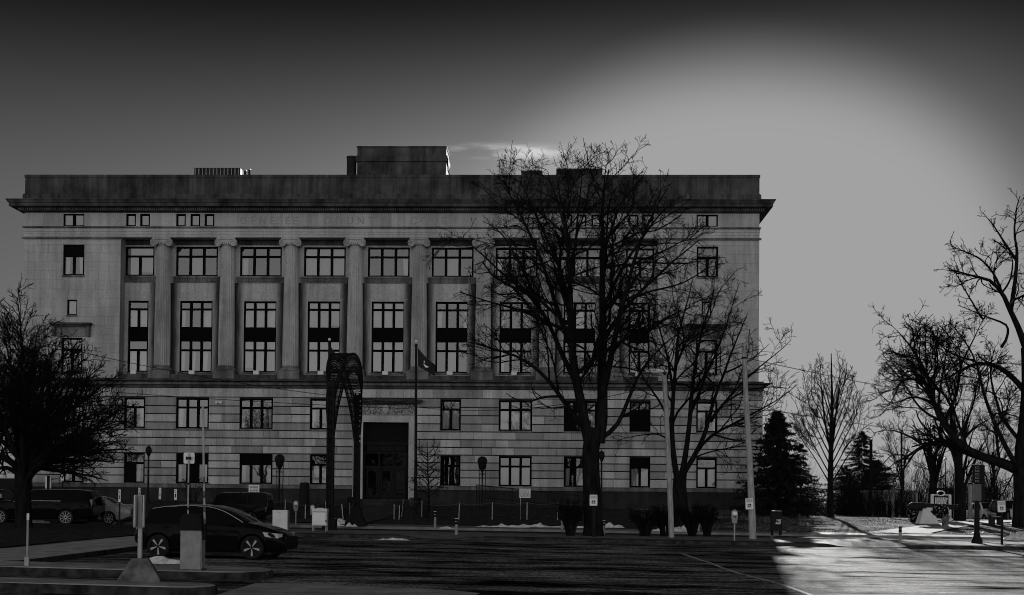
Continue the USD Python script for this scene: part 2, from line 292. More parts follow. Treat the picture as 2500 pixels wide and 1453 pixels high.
# backing walls with openings
def openings(y): return [sbox(w[0], w[2], w[1], w[3]) for w in wins if w[4] == y]
def mkwall(x0, x1, z0, z1, holes): return sbox(x0, z0, x1, z1).difference(unary_union(holes)) if holes else sbox(x0, z0, x1, z1)
C('wall', MB().wall(mkwall(RL, RR, Zb['ledb']-.3, Zb['soff']+.3, openings(YR)+[sbox(a[0], b[3]-.01, a[1], a[2]+.01) for a, b in [[w for w in wins if w[4] == YR][3*i+1:3*i+3] for i in range(9)]]), YR, YR+.35), M['stone'], label='wall behind the columns')
door_hole = sbox(DX0, DZ0-.02, DX1, DZ1)
C('wall', MB().wall(mkwall(XBL, XBR, 0.2, Zb['bcorn'], openings(YB)+[door_hole]), YB+.045, YB+.5), M['joint'], label='rusticated ground storeys')
for a, b in ((XL, RL), (RR, XR)):
    C('wall', MB().wall(mkwall(a, b, Zb['bcorn']-.1, Zb['soff'], openings(YF)), YF+.012, YR+.35), M['stone'], label='plain end pavilion')
C('wall', MB().wall(mkwall(XL, XR, Zb['soff'], Zb['corn'], openings(YF)), YF+.012, YR+.4), M['stone'], label='frieze under the cornice')
C('side_wall', MB().box(XL, XL+.5, YR+.41, YF+DEPTH, 0, Zb['corn']), M['soot2']); C('side_wall', MB().box(XR-.5, XR, YR+.41, YF+DEPTH, 0, Zb['corn']), M['soot2'])
C('back_wall', MB().box(XL+.51, XR-.51, YF+DEPTH-.5, YF+DEPTH-.01, 0, Zb['corn']), M['soot2'])
C('interior_wall', MB().box(XL+.52, XR-.52, YF+5.0, YF+5.2, 0.3, Zb['corn']-.6), M['dark'])
C('roof', MB().box(XL+.4, XR-.4, YF+.5, YF+DEPTH-.4, Zb['corn']-.35, Zb['corn']-.05), M['roof'])
# parapet, cornice
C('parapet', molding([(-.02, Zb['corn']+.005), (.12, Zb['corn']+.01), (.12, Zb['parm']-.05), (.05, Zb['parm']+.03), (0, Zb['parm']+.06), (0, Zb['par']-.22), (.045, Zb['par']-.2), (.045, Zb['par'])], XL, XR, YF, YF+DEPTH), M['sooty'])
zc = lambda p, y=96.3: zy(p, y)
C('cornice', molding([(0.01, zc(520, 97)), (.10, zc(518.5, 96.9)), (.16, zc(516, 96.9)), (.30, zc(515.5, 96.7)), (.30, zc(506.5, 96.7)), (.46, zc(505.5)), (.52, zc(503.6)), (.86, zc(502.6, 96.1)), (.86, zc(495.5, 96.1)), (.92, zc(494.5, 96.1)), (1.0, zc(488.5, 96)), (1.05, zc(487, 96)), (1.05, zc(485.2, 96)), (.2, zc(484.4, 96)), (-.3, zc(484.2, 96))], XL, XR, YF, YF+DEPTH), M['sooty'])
mb = MB(); n = int((XR-XL+.6)/.163)
for k in range(n+1):
    x = XL-.30 + k*(XR-XL+.6-.09)/n; mb.box(x, x+.09, YF-.43, YF-.301, zc(513.5, 96.7), zc(507.3, 96.7))
C('dentil_row', mb, M['soot2'], kind='stuff')
C('molding', molding([(.0, Zb['arch']-.02), (.10, Zb['arch']+.0), (.13, Zb['arch']+.06), (.13, Zb['arch']+.10), (0, Zb['arch']+.13)], XL, XR, YF, YF+2), M['soot2'])
for k, (pa, pb, d) in enumerate([(560.5, 566, .05), (566.6, 572, .03), (572.6, 578.5, .015)]):
    C('architrave_band', MB().box(XL-d, XR+d, YF-d, YF+.011, zy(pb), zy(pa)), M['stone'])
for a, b in ((XL, RL), (RR, XR)):
    C('molding', MB().box(a-(.14 if a == XL else 0), b+(.14 if b == XR else 0), YF-.14, YF+.011, zy(584), zy(579.6)), M['soot2'])
    C('molding', MB().box(a+.3, b-.3, YF-.03, YF+.011, zy(597), zy(595)), M['stone'])
# ledge on which the columns stand, cornice of the ground storeys
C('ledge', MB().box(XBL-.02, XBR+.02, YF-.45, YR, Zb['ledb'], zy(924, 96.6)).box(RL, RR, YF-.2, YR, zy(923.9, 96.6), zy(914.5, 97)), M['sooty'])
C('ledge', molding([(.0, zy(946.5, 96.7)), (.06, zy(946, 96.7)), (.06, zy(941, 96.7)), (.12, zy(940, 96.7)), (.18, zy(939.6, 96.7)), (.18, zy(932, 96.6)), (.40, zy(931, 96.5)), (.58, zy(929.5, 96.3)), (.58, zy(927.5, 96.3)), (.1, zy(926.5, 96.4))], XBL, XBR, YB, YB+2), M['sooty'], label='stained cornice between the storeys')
mb = MB()
x = XBL
while x < XBR-.5:
    w = rng.uniform(1.2, 2.4); b = min(x+w, XBR)
    mb.cbox(x+.01, b-.01, YB-.215, YB-.179, zy(938.6, 96.6), zy(932.6, 96.6), .008); x = b
C('ledge_blocks', mb, M['soot2'], kind='stuff')
# water table and granite foot
C('water_table', MB().box(XBL-.12, DX0-.75, YB-.14, YB+.044, zy(1191, 96.6), zy(1183, 96.6)).box(DX1+.5, XBR+.12, YB-.14, YB+.044, zy(1191, 96.6), zy(1183, 96.6)), M['soot2'])
C('plinth', MB().box(XBL-.06, DX0-.76, YB-.07, YB+.3, 0.0, zy(1191.2, 96.6)).box(DX1+.51, XBR+.06, YB-.07, YB+.3, 0.0, zy(1191.2, 96.6)), M['granite'])
# ashlar blocks
blocks = []                                                        # (area, box, material)
def ashlar(x0, x1, zs, Y, lmin, lmax, holes, gh, gv, proud, cham, m, big=True):
    for k in range(len(zs)-1):
        za, zb = zs[k]+gh/2, zs[k+1]-gh/2
        cut = sorted((max(x0, h[0]), min(x1, h[1])) for h in holes if h[1] > x0 and h[0] < x1 and min(zb, h[3]) - max(za, h[2]) > 0.35*(zb-za))
        spans, cur = [], x0
        for a, b in cut:
            if a > cur: spans.append((cur, a))
            cur = max(cur, b)
        if cur < x1: spans.append((cur, x1))
        part = [h for h in holes if 0.02 < min(zb, h[3]) - max(za, h[2]) <= 0.35*(zb-za)]
        for a, b in spans:
            L = b-a; n = max(1, round(L/rng.uniform(lmin, lmax))); ws = np.array([rng.uniform(.65, 1.35) for _ in range(n)]); ws = ws/ws.sum()*L; xs = a+np.concatenate([[0], np.cumsum(ws)])
            for i in range(n):
                p, q, z0, z1 = xs[i]+gv/2, xs[i+1]-gv/2, za, zb
                for h in part:
                    if q > h[0] and p < h[1]:
                        if h[2] <= z0: z0 = max(z0, h[3]+.005)
                        if h[3] >= z1: z1 = min(z1, h[2]-.005)
                if q-p > .04 and z1-z0 > .05: blocks.append(((q-p)*(z1-z0)*(3 if big else 1), (p, q, Y-proud+rng.uniform(0, .006), Y+.02, z0, z1, cham), m))
H2 = [(w[0], w[1], w[2], w[3]) for w in wins if w[4] == YB] + [(DX0-.76, DX1+.51, 0, fz(941, 973, YB))]
zb_ = [zy(p, YB) for p in (1183, 1161.5, 1143, 1125, 1106.5, 1088, 1069, 1050, 1031, 1010.5, 991, 969)]
ashlar(XBL, XBR, zb_, YB+.045, 1.3, 2.1, H2, .075, .012, .075, .018, 'block')
ashlar(XBL, XBR, [zy(969, YB), zy(947, YB)], YB+.045, 1.4, 2.4, [], .05, .010, .055, .012, 'block')
HP = [(w[0], w[1], w[2], w[3]) for w in wins if w[4] == YF]
zp = list(np.linspace(Zb['ledb']+.02, zy(596, YF), 16))
for a, b in ((XL, RL), (RR, XR)): ashlar(a+.01, b-.01, zp, YF+.012, 0.9, 1.7, HP, .012, .010, .022, .006, 'blockhi', False)
HR = [(w[0]-.08, w[1]+.08, w[2]-.05, w[3]+.05) for w in wins if w[4] == YR]
for i in range(9):                                                  # merge the stacked tall windows
    t = [w for w in wins if w[4] == YR][3*i+1:3*i+3]; HR.append((t[0][0]-.08, t[0][1]+.08, t[1][2]-.1, t[0][3]+.05))
ashlar(RL+.01, RR-.01, list(np.linspace(Zb['led'], zy(692, YR), 11)), YR, 0.8, 1.5, HR, .010, .008, .016, .004, 'blockhi', False)
ashlar(XL+.01, XR-.01, [Zb['arch']+.135, Zb['friz']-.02], YF+.012, 1.6, 2.2, HP, .006, .010, .02, .005, 'blockhi', False)
blocks.sort(key=lambda b: -b[0])
for ar, q, m in blocks[:300]: C('stone_block', MB().cbox(*q), M[m])
for m in ('block', 'blockhi'):
    mb = MB()
    for ar, q, mm in blocks[300:]:
        if mm == m: mb.cbox(*q)
    if mb.v: C('stone_courses', mb, M[m], kind='stuff')
# spandrel dentil courses under the upper windows, black panels between the tall windows, sills
TW = [w for w in wins if w[4] == YR]
for i in range(9):
    A, T, U = TW[3*i], TW[3*i+1], TW[3*i+2]
    a = RL+.02 if i == 0 else X_(colx[i-1], 97.6)+.62; b = RR-.02 if i == 8 else X_(colx[i], 97.6)-.62
    mb = MB().box(a, b, YR-.16, YR-.001, A[2]-.16, A[2]-.05).box(a, b, YR-.06, YR-.001, A[2]-.52, A[2]-.161); n = int((b-a)/.19)
    for k in range(n): x = a+.03+k*(b-a)/n; mb.box(x, x+.10, YR-.13, YR-.061, A[2]-.42, A[2]-.18)
    C('dentil_course', mb, M['soot2'])
    C('spandrel_panel', MB().cbox(T[0]+.001, T[1]-.001, YR+.10, YR+.2, U[3]+.001, T[2]-.001, .02), M['frame'])
    C('lintel_frame', MB().box(T[0]-.2, T[1]+.2, YR-.035, YR-.001, T[3]+.16, T[3]+.2).box(T[0]-.07, T[1]+.07, YR-.03, YR-.001, T[3]+.02, T[3]+.08), M['stone'])
    xm = (U[0]+U[1])/2 - .1
    C('floodlight', MB().cbox(xm-.22, xm+.22, YR-.75, YR-.45, U[2]-.24, U[2]+.06, .03), M['white'])
# soot with painted shade on the wall beside the columns and under the architrave
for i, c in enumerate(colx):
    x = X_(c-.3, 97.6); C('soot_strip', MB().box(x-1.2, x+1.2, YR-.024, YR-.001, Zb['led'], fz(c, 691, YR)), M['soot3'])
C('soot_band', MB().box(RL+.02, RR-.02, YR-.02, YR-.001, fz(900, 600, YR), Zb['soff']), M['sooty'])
# columns
for i, c in enumerate(colx):
    cx = X_(c-.3, 97.6); cyy = 97.6; z0, z1, zt = zy(892, 97.2), zy(599, 97.2), zy(581, 97.2)
    R0, R1 = 0.60, 0.49; prof = [(R0*1.0, z0)]
    for t in np.linspace(0, 1, 14): prof.append((R0 + (R1-R0)*(t**1.7), z0+.06+(z1-z0-.06)*t))
    shaft = MB().lathe(prof, (cx, cyy, 0), 96, (24, .11))
    p = C('column', shaft, M['shaft'], smooth=40)
    b = MB().lathe([(.62, z0), (.66, z0-.06), (.66, z0-.09), (.64, z0-.14), (.72, z0-.2), (.78, z0-.27), (.78, z0-.34), (.70, z0-.4)], (cx, cyy, 0), 40)
    b.box(cx-.82, cx+.82, cyy-.82, cyy+.4, zy(923.5, 96.8), z0-.40)
    ch.part('base', b.mesh(), M['soot2'], under=p, world=True, smooth=35)
    cp = MB().lathe([(R1, z1-.02), (.53, z1+.02), (.56, z1+.06), (.60, z1+.17), (.58, z1+.22)], (cx, cyy, 0), 40)
    cp.box(cx-.58, cx+.58, cyy-.6, cyy+.4, z1+.20, z1+.42).box(cx-.68, cx+.68, cyy-.66, cyy+.4, z1+.42, zt)
    for s in (-1, 1):
        vx, vz = cx+s*.56, z1+.165
        cp.tube([(vx, cyy-.62, vz), (vx, cyy+.35, vz)], .22, 16)
        th = np.linspace(0, 5*math.pi, 44); rr = np.linspace(.275, .05, 44)
        cp.tube(np.stack([vx - s*rr*np.sin(th)*-1, np.full(44, cyy-.635), vz+rr*np.cos(th)], 1), np.linspace(.045, .03, 44), 6)
    for k in range(7): a = (k-3)*.145; cp.box(cx+a-.045, cx+a+.045, cyy-.645, cyy-.58, z1+.06, z1+.22)
    cp.tube([(cx-.56, cyy-.635, z1+.44), (cx+.56, cyy-.635, z1+.44)], .045, 6)
    ch.part('capital', cp.mesh(), M['shaft'], under=p, world=True, smooth=40)
# windows
def curtain(x0, x1, z0, z1, y, flare=0.0):
    n = max(8, int((x1-x0)/.05)); t = np.linspace(0, 1, n); v = []
    for z, fl in ((z1, 0), ((z0+z1)/2, flare*.4), (z0, flare)):
        for k in range(n): v.append((x0+(x1-x0)*t[k]*(1-abs(fl)) + (max(fl, 0))*(x1-x0), y+.03*math.sin(k*1.9+x0*9), z))
    f = [[r*n+k, r*n+k+1, (r+1)*n+k+1, (r+1)*n+k] for r in range(2) for k in range(n-1)]
    return trimesh.Trimesh(np.array(v), np.vstack([np.array(f)[:, [0, 1, 2]], np.array(f)[:, [0, 2, 3]]]), process=False)
def window(w):
    x0, x1, z0, z1, Y, n, tr, cont, kind = w
    fw = .10 if kind in 'FS' else .13; mw = .19 if kind != 'F' else .2; y0, y1 = Y+.10, Y+.20
    if kind == 'F' and n == 1: fw = .12
    mb = MB().cbox(x0, x0+fw, y0, y1, z0, z1, .015).cbox(x1-fw, x1, y0, y1, z0, z1, .015).cbox(x0+fw, x1-fw, y0, y1, z1-fw, z1, .015).cbox(x0+fw, x1-fw, y0, y1, z0, z0+fw*.8, .015)
    rows = [(z0+fw*.8, z1-fw)]
    if tr:
        zt = z1-(z1-z0)*tr; mb.cbox(x0+fw, x1-fw, y0-.02, y1, zt-.075, zt+.075, .015); rows = [(z0+fw*.8, zt-.075), (zt+.075, z1-fw)]
    cells = []
    for r, (a, b) in enumerate(rows):
        nn = 1 if (r == 1 and n == 2) else n
        ww = (x1-x0-2*fw-(nn-1)*mw)/nn
        for k in range(nn):
            xa = x0+fw+k*(ww+mw); cells.append((r, k, nn, xa, xa+ww, a, b))
            if k: mb.cbox(xa-mw, xa, y0-.03, y1-.01, a, b, .015)
    p = C('window', mb, M['frame'])
    dark_top = (kind == '1' and rng.random() < .45) or (kind == 'P' and x0 < -20)
    for r, k, nn, xa, xb, a, b in cells:
        c = cont[k] if r == 0 and k < len(cont) else ('b' if kind in 'ATU' and cont.count('b') >= 2 else ('d' if dark_top else '-'))
        if c == 'd':
            ch.part('panel', MB().box(xa-.005, xb+.005, y0+.03, y1-.03, a-.005, b+.005).mesh(), M['frame'], under=p, world=True); continue
        ch.part('pane', MB().add([(xa-.01, y0+.06, a-.01), (xb+.01, y0+.06, a-.01), (xb+.01, y0+.06, b+.01), (xa-.01, y0+.06, b+.01)], [[0, 1, 2, 3]]).mesh(), M['glass'], under=p, world=True)
        W = xb-xa
        if c == 'b': ch.part('blind', MB().box(xa-.09, xb+.09, y1+.03+.016*k, y1+.04+.016*k, a-.06+rng.choice([0, 0, 0, .2])*(b-a), b+.09).mesh(), M['blind'], under=p, world=True)
        if c == 'c': ch.part('curtain', curtain(xa-.02, xb+.02, a-.02, b+.02, y1+.12), M['curtain'], under=p, world=True)
        if c == 'l': ch.part('curtain', curtain(xa-.02, xa+W*rng.uniform(.35, .6), a-.02, b+.02, y1+.12, -.18), M['curtain'], under=p, world=True)
        if c == 'r': ch.part('curtain', curtain(xb-W*rng.uniform(.35, .6), xb+.02, a-.02, b+.02, y1+.12, .18), M['curtain'], under=p, world=True)
    if kind not in 'TF': ch.part('sill', MB().cbox(x0-.04, x1+.04, Y-.09, Y+.099, z0-.13, z0-.002, .015).mesh(), M['soot2'], under=p, world=True)
for w in wins: window(w)
# hoods over the lower pavilion windows
for w in wins:
    if w[8] == 'Q':
        a, b, zt = w[0], w[1], w[3]
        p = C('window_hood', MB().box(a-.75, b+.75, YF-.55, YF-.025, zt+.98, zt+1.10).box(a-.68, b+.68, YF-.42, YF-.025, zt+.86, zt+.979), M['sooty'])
        ch.part('hood_frieze', MB().box(a-.45, b+.45, YF-.12, YF-.024, zt+.12, zt+.855).mesh(), M['soot2'], under=p, world=True)
        for x in (a-.62, b+.40): ch.part('bracket', MB().cbox(x, x+.22, YF-.36, YF-.024, zt+.1, zt+.858, .04).mesh(), M['soot2'], under=p, world=True)
# lettering in the frieze
for word in ((('G', 594.5), ('E', 619), ('N', 641.5), ('E', 665), ('S', 684), ('E', 703), ('E', 722)), (('C', 798), ('O', 826.5), ('U', 854.6), ('N', 880.8), ('T', 907), ('Y', 933)),
             (('C', 1010), ('O', 1037), ('U', 1062), ('R', 1086), ('T', 1112)), (('H', 1188), ('O', 1215), ('U', 1241), ('S', 1265), ('E', 1287))):
    for ch_, px in word:
        t = meshkit.text_mesh(ch_, .56, .012); v = t.vertices; w_ = v[:, 0].max()+v[:, 0].min()
        zb0 = fz(px, 547.5 + .0012*(px-600), YF)
        mb = MB().add(np.stack([v[:, 0]-w_/2+X_(px, YF, 538), YF-.009-v[:, 2], v[:, 1]+zb0], 1), t.faces); C('letter', mb, M['letter'])
# entrance
zq = lambda p: fz(941, p, YB)
C('door_surround', MB().box(DX0-.75, DX0-.001, YB-.06, YB+.5, .6, zq(1014)).box(DX1+.001, DX1+.5, YB-.06, YB+.5, .6, zq(1014)).box(DX0-.001, DX1+.001, YB-.06, YB+.5, DZ1, zq(1014)), M['stone'])
C('carved_frieze', MB().box(DX0-.75, DX1+.5, YB-.10, YB+.04, zq(1013.5), zq(989)), mat('carved_stone', .06, .34, rough=.9, scale=9, bump=1.0, bscale=12, lohi=(.42, .56)))
C('door_hood', MB().box(DX0-1.0, DX1+1.0, YB-.55, YB+.03, zq(981), zq(976)).box(DX0-.9, DX1+.9, YB-.42, YB+.03, zq(984.5), zq(981.05)).box(DX0-.8, DX1+.55, YB-.2, YB+.03, zq(988.8), zq(984.55)), M['sooty'])
m = trimesh.creation.icosphere(3, 1.0); v = m.vertices*[.27, .16, .37]; v[:, 0] *= 1-.35*sst(.1, -.4, v[:, 2])
C('cartouche', MB().add(v+[(DX0+DX1)/2-.02, YB-.12, zq(1000.5)], m.faces), M['stone'], smooth=True)
yd = YB+.45; z_gr0, z_tr1, z_tr0, z_dr1 = zq(1083), zq(1103), zq(1138), zq(1143)
fr = MB().box(DX0, DX0+.12, yd-.06, yd+.1, DZ0, DZ1).box(DX1-.12, DX1, yd-.06, yd+.1, DZ0, DZ1).box(DX0+.12, DX1-.12, yd-.08, yd+.1, z_gr0-.12, z_gr0+.12).box(DX0+.12, DX1-.12, yd-.06, yd+.1, z_dr1, z_tr0).box(DX0+.12, DX1-.12, yd-.06, yd+.1, z_tr1-.14, z_tr1)
W3 = (DX1-DX0-.24)/3
for k in (1, 2): fr.box(DX0+.12+k*W3-.07, DX0+.12+k*W3+.07, yd-.061, yd+.1, DZ0, z_gr0-.121)
C('door_frame', fr, M['bronze'])
gr = MB().box(DX0+.121, DX1-.121, yd+.12, yd+.15, z_gr0+.1, DZ1)
for k in range(19): x = DX0+.13+(DX1-DX0-.26)*k/18; gr.box(x-.02, x+.02, yd-.02, yd+.02, z_gr0+.12, DZ1)
for k in range(10): z = z_gr0+.14+(DZ1-z_gr0-.2)*k/9; gr.box(DX0+.12, DX1-.12, yd-.035, yd-.021, z-.02, z+.02)
C('grille', gr, M['bronze'])
for k in range(3):
    a, b = DX0+.12+k*W3+.075, DX0+.12+(k+1)*W3-.075
    C('transom_panel', MB().cbox(a, b, yd-.02, yd+.06, z_tr1+.001, z_gr0-.121, .05), M['bronze'])
    C('transom_window', MB().add([(a, yd, z_tr0), (b, yd, z_tr0), (b, yd, z_tr1-.14), (a, yd, z_tr1-.14)], [[0, 1, 2, 3]]), M['doorglass'])
    d = C('door', MB().box(a+.005, a+.16, yd-.03, yd+.04, DZ0+.02, z_dr1-.01).box(b-.16, b-.005, yd-.03, yd+.04, DZ0+.02, z_dr1-.01).box(a+.16, b-.16, yd-.03, yd+.04, z_dr1-.2, z_dr1-.01).box(a+.16, b-.16, yd-.03, yd+.04, DZ0+.02, DZ0+.3), M['bronze'])
    ch.part('pane', MB().add([(a+.15, yd+.01, DZ0+.29), (b-.15, yd+.01, DZ0+.29), (b-.15, yd+.01, z_dr1-.19), (a+.15, yd+.01, z_dr1-.19)], [[0, 1, 2, 3]]).mesh(), M['doorglass'], under=d, world=True)
    ch.part('handle', MB().rod((b-.08, yd-.09, DZ0+.9), (b-.08, yd-.09, DZ0+1.3), .018).mesh(), M['black'], under=d, world=True)
for k in range(8): C('step', MB().box(DX0-.55-.0*k, DX1+.45, 95.9-.36*k-.36, 96.68 if k == 0 else 95.9-.36*(k-1)-.36-.001, .2, DZ0-.01-.14*k), M['granite'])
for x in (DX0-1.0, DX1+.46): C('cheek_wall', MB().cbox(x, x+.44, 93.3, 96.6, .2, 1.62, .04), M['sooty'])
s_ = X_(535, YB, 982); zs_ = fz(535, 982, YB)
p = C('security_light', MB().box(s_-.08, s_+.08, YB-.14, YB-.03, zs_-.06, zs_+.06), M['white'])
for s in (-1, 1): ch.part('lamp', MB().lathe([(.0, -.12), (.09, -.12), (.1, 0), (.05, .08), (0, .08)], (0, 0, 0), 14).moved((s_+s*.17, YB-.2, zs_)), M['white'], under=p, world=True, smooth=40)
# penthouse and chimney on the roof
yp = 104.0
pa, pb = X_(872, yp, 400), X_(1089, yp, 400); zt = fz(980, 357, yp); zm = fz(980, 385, yp)
C('penthouse', molding([(0, Zb['corn']-.1), (0, zm-.35), (.1, zm-.3), (.13, zm+.12), (0, zm+.2), (0, zt-.12), (.05, zt-.1), (.05, zt)], pa, pb, yp, yp+2.6), M['sooty'])
cxn = X_(855.5, yp, 400)
C('chimney', MB().lathe([(.38, Zb['corn']-.1), (.38, fz(855, 383, yp)), (.42, fz(855, 382, yp)), (.42, fz(855, 378.5, yp)), (.34, fz(855, 378.5, yp)), (.33, fz(855, 384, yp)), (0, fz(855, 384, yp))], (cxn, yp+.6, 0), 24), M['granite'], smooth=35)
C('drainpipe', MB().tube([(pb+.12, yp+.1, zm), (pb+.15, yp+.1, zm-1.0), (pb+.28, yp+.1, zm-1.4), (pb+.2, yp+.1, Zb['corn'])], .05, 6), M['black'])
# ---------------------------------------------------------------- ground, car park, street, pavements
def asphalt(name, dry, wet, sx, cracks=True, salt=0.0, spec=0.024):
    """Winter asphalt: long tyre streaks of dried salt across the view, damp dark bands, grit and cracks."""
    N = {'g': ('geometry', {}), 'm1': ('mapping', {'scale': (0.20*sx, 0.7, 1.0), 'rotation': (0, 0, 0.03)}), 'm2': ('mapping', {'scale': (0.45*sx, 2.2, 1.0), 'rotation': (0, 0, -0.02)}),
         'n1': ('noise_texture', {'scale': 1.0, 'detail': 5.0, 'roughness': 0.65, 'distortion': 0.3}), 'n2': ('noise_texture', {'scale': 1.0, 'detail': 4.0, 'roughness': 0.6}),
         'm3': ('mapping', {'scale': (9.0, 2.6, 1.0)}), 'n3': ('noise_texture', {'scale': 1.0, 'detail': 3.0, 'roughness': 0.8}), 'n4': ('noise_texture', {'scale': 0.30, 'detail': 6.0, 'roughness': 0.6}),
         'm5': ('mapping', {'scale': (0.8*sx, 3.6, 1.0)}), 'n5': ('noise_texture', {'scale': 1.0, 'detail': 5.0, 'roughness': 0.7, 'distortion': 0.8}), 's5': ('map_range', {'range_type': 'smoothstep', 'from_min': 0.38, 'from_max': 0.66, 'to_min': 0.45, 'to_max': 1.5, 'clamp': True}), 'f5': ('math', {'math_type': 'multiply'}),
         's1': ('map_range', {'range_type': 'smoothstep', 'from_min': 0.40, 'from_max': 0.62, 'clamp': True}), 's2': ('map_range', {'range_type': 'smoothstep', 'from_min': 0.50, 'from_max': 0.72, 'clamp': True}),
         's3': ('map_range', {'from_min': 0.3, 'from_max': 0.75, 'to_min': 0.1, 'to_max': 2.1}), 's4': ('map_range', {'from_min': 0.32, 'from_max': 0.68, 'to_min': 0.4, 'to_max': 1.6}),
         'a': ('math', {'math_type': 'multiply_add', 'value2': 0.6}), 'b': ('mix_float', {'a': wet, 'b': dry}), 'c': ('math', {'math_type': 'multiply'}), 'd': ('math', {'math_type': 'multiply'}),
         'v': ('voronoi_texture', {'feature': 'distance_to_edge', 'scale': 0.24}), 'vd': ('noise_texture', {'scale': 1.3, 'detail': 4.0}), 'vm': ('vector_math', {'math_type': 'multiply_add', 'vector2': (1.4, 1.4, 0.0)}),
         'vs': ('map_range', {'from_min': 0.0, 'from_max': 0.012, 'to_min': 0.35 if cracks else 1.0, 'to_max': 1.0, 'clamp': True}), 'e': ('math', {'math_type': 'multiply'}),
         'gr': ('noise_texture', {'scale': 1.3, 'detail': 2.0}), 'gs': ('map_range', {'range_type': 'smoothstep', 'from_min': 0.66, 'from_max': 0.74, 'to_max': salt, 'clamp': True}), 'h': ('math', {'math_type': 'multiply_add'}),
         'col': ('combine_color', {}), 'ro': ('map_range', {'to_min': 0.75, 'to_max': 0.95}), 'bm': ('bump', {'strength': 0.7, 'distance': 0.015}), 'sv': ('map_range', {'from_min': 0.35, 'from_max': 0.65, 'to_min': 0.4, 'to_max': 1.4, 'clamp': True}), 'sw': ('math', {'math_type': 'multiply'}), 'sp': ('map_range', {'to_min': 0.0, 'to_max': spec}), 'p': ('principled_bsdf', {})}
    L = [('g.position', 'm1.vector'), ('g.position', 'm2.vector'), ('m1.vector', 'n1.vector'), ('m2.vector', 'n2.vector'), ('g.position', 'm3.vector'), ('m3.vector', 'n3.vector'), ('g.position', 'n4.vector'),
         ('n1.fac', 's1.value'), ('n2.fac', 's2.value'), ('n3.fac', 's3.value'), ('n4.fac', 's4.value'), ('s2.result', 'a.value1'), ('s1.result', 'a.value3'), ('a.value', 'b.fac'), ('b.result', 'c.value1'), ('s3.result', 'c.value2'),
         ('g.position', 'm5.vector'), ('m5.vector', 'n5.vector'), ('n5.fac', 's5.value'), ('c.value', 'f5.value1'), ('s5.result', 'f5.value2'), ('f5.value', 'd.value1'), ('s4.result', 'd.value2'), ('g.position', 'vd.vector'), ('vd.color', 'vm.vector1'), ('g.position', 'vm.vector3'), ('vm.vector', 'v.vector'), ('v.distance', 'vs.value'), ('d.value', 'e.value1'), ('vs.result', 'e.value2'),
         ('m3.vector', 'gr.vector'), ('gr.fac', 'gs.value'), ('gs.result', 'h.value1'), ('s1.result', 'h.value2'), ('e.value', 'h.value3'), ('h.value', 'col.r'), ('h.value', 'col.g'), ('h.value', 'col.b'), ('col.color', 'p.base_color'), ('n5.fac', 'sv.value'), ('a.value', 'sw.value1'), ('sv.result', 'sw.value2'), ('sw.value', 'sp.value'), ('sp.result', 'p.specular_ior_level'), ('a.value', 'ro.value'), ('ro.result', 'p.roughness'),
         ('n3.fac', 'bm.height'), ('bm.normal', 'p.normal')]
    return usdkit.material(stage, '/World/Looks/'+name, N, L, surface='p.BSDF')
M['lot'] = asphalt('car_park_asphalt', 0.25, 0.018, 1.0, salt=0.6)
M['street'] = asphalt('street_asphalt', 0.09, 0.04, 0.7, cracks=False)
M['conc'] = mat('concrete', 0.27, 0.54, rough=0.9, scale=1.3, spec=0.12, bump=0.4, bscale=60, detail=8, coords='world')
M['curb'] = mat('kerb_concrete', 0.06, 0.20, rough=0.9, scale=2.5, spec=0.12, bump=0.6, bscale=40, detail=8, coords='world')
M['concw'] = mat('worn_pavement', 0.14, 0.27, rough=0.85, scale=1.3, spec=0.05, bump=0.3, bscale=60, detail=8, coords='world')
M['concl'] = mat('pale_concrete', 0.34, 0.62, rough=0.95, scale=2.2, spec=0.05, bump=0.5, bscale=40, detail=9, coords='world')
M['wet'] = mat('damp_paving', 0.03, 0.08, rough=.9, scale=2, spec=.05, coords='world')
M['face'] = mat('stained_shaded_kerb_face', 0.014, 0.06, rough=.95, scale=3.5, spec=.05, bump=.6, bscale=30, detail=8, coords='world')  # splash stains plus painted shade for the side away from the sun
M['turf'] = mat('winter_turf', 0.018, 0.085, rough=1.0, scale=3.0, spec=0.02, bump=1.0, bscale=9, detail=10, coords='world')
M['snow'] = mat('old_snow', 0.40, 0.75, rough=0.7, scale=5, spec=0.2, bump=0.6, bscale=14, coords='world')
M['mulch'] = mat('mulch', 0.025, 0.06, rough=1.0, scale=6, spec=0.02, bump=1.0, bscale=25, coords='world')
M['line'] = mat('worn_line_paint', 0.22, 0.62, rough=0.8, scale=7, spec=0.15, detail=8, lohi=(.42, .5), coords='world')

def grid(xs, ys, zf):
    X, Y = np.meshgrid(xs, ys, indexing='ij'); Z = zf(X, Y); n, m = X.shape
    i = np.arange(n-1)[:, None]*m; j = np.arange(m-1)[None]
    f = np.stack([i+j, i+m+j, i+m+j+1, i+j+1], -1).reshape(-1, 4)
    return trimesh.Trimesh(np.stack([X, Y, Z], -1).reshape(-1, 3), np.vstack([f[:, [0, 1, 2]], f[:, [0, 2, 3]]]), process=False)
def sheet(poly, dz, step=1.5, under=0.0):
    """A flat sheet over the polygon (x, y), laid on the sloping plane of the street; with under > 0 it is a slab that thick."""
    poly = poly if hasattr(poly, 'geoms') else shapely.MultiPolygon([poly])
    mb = MB()
    for g in poly.geoms:
        m = trimesh.creation.extrude_polygon(g, under or 1.0, engine='earcut')
        if not under:
            m = trimesh.Trimesh(m.vertices, m.faces[(m.vertices[m.faces][:, :, 2] > .5).all(1)], process=True); v = m.vertices.copy(); v[:, 2] = dz
        else: v = m.vertices.copy(); v[:, 2] += dz-under
        v[:, 2] += SL*np.clip(v[:, 0], -80, 80); mb.add(v, m.faces)
    return mb.mesh()
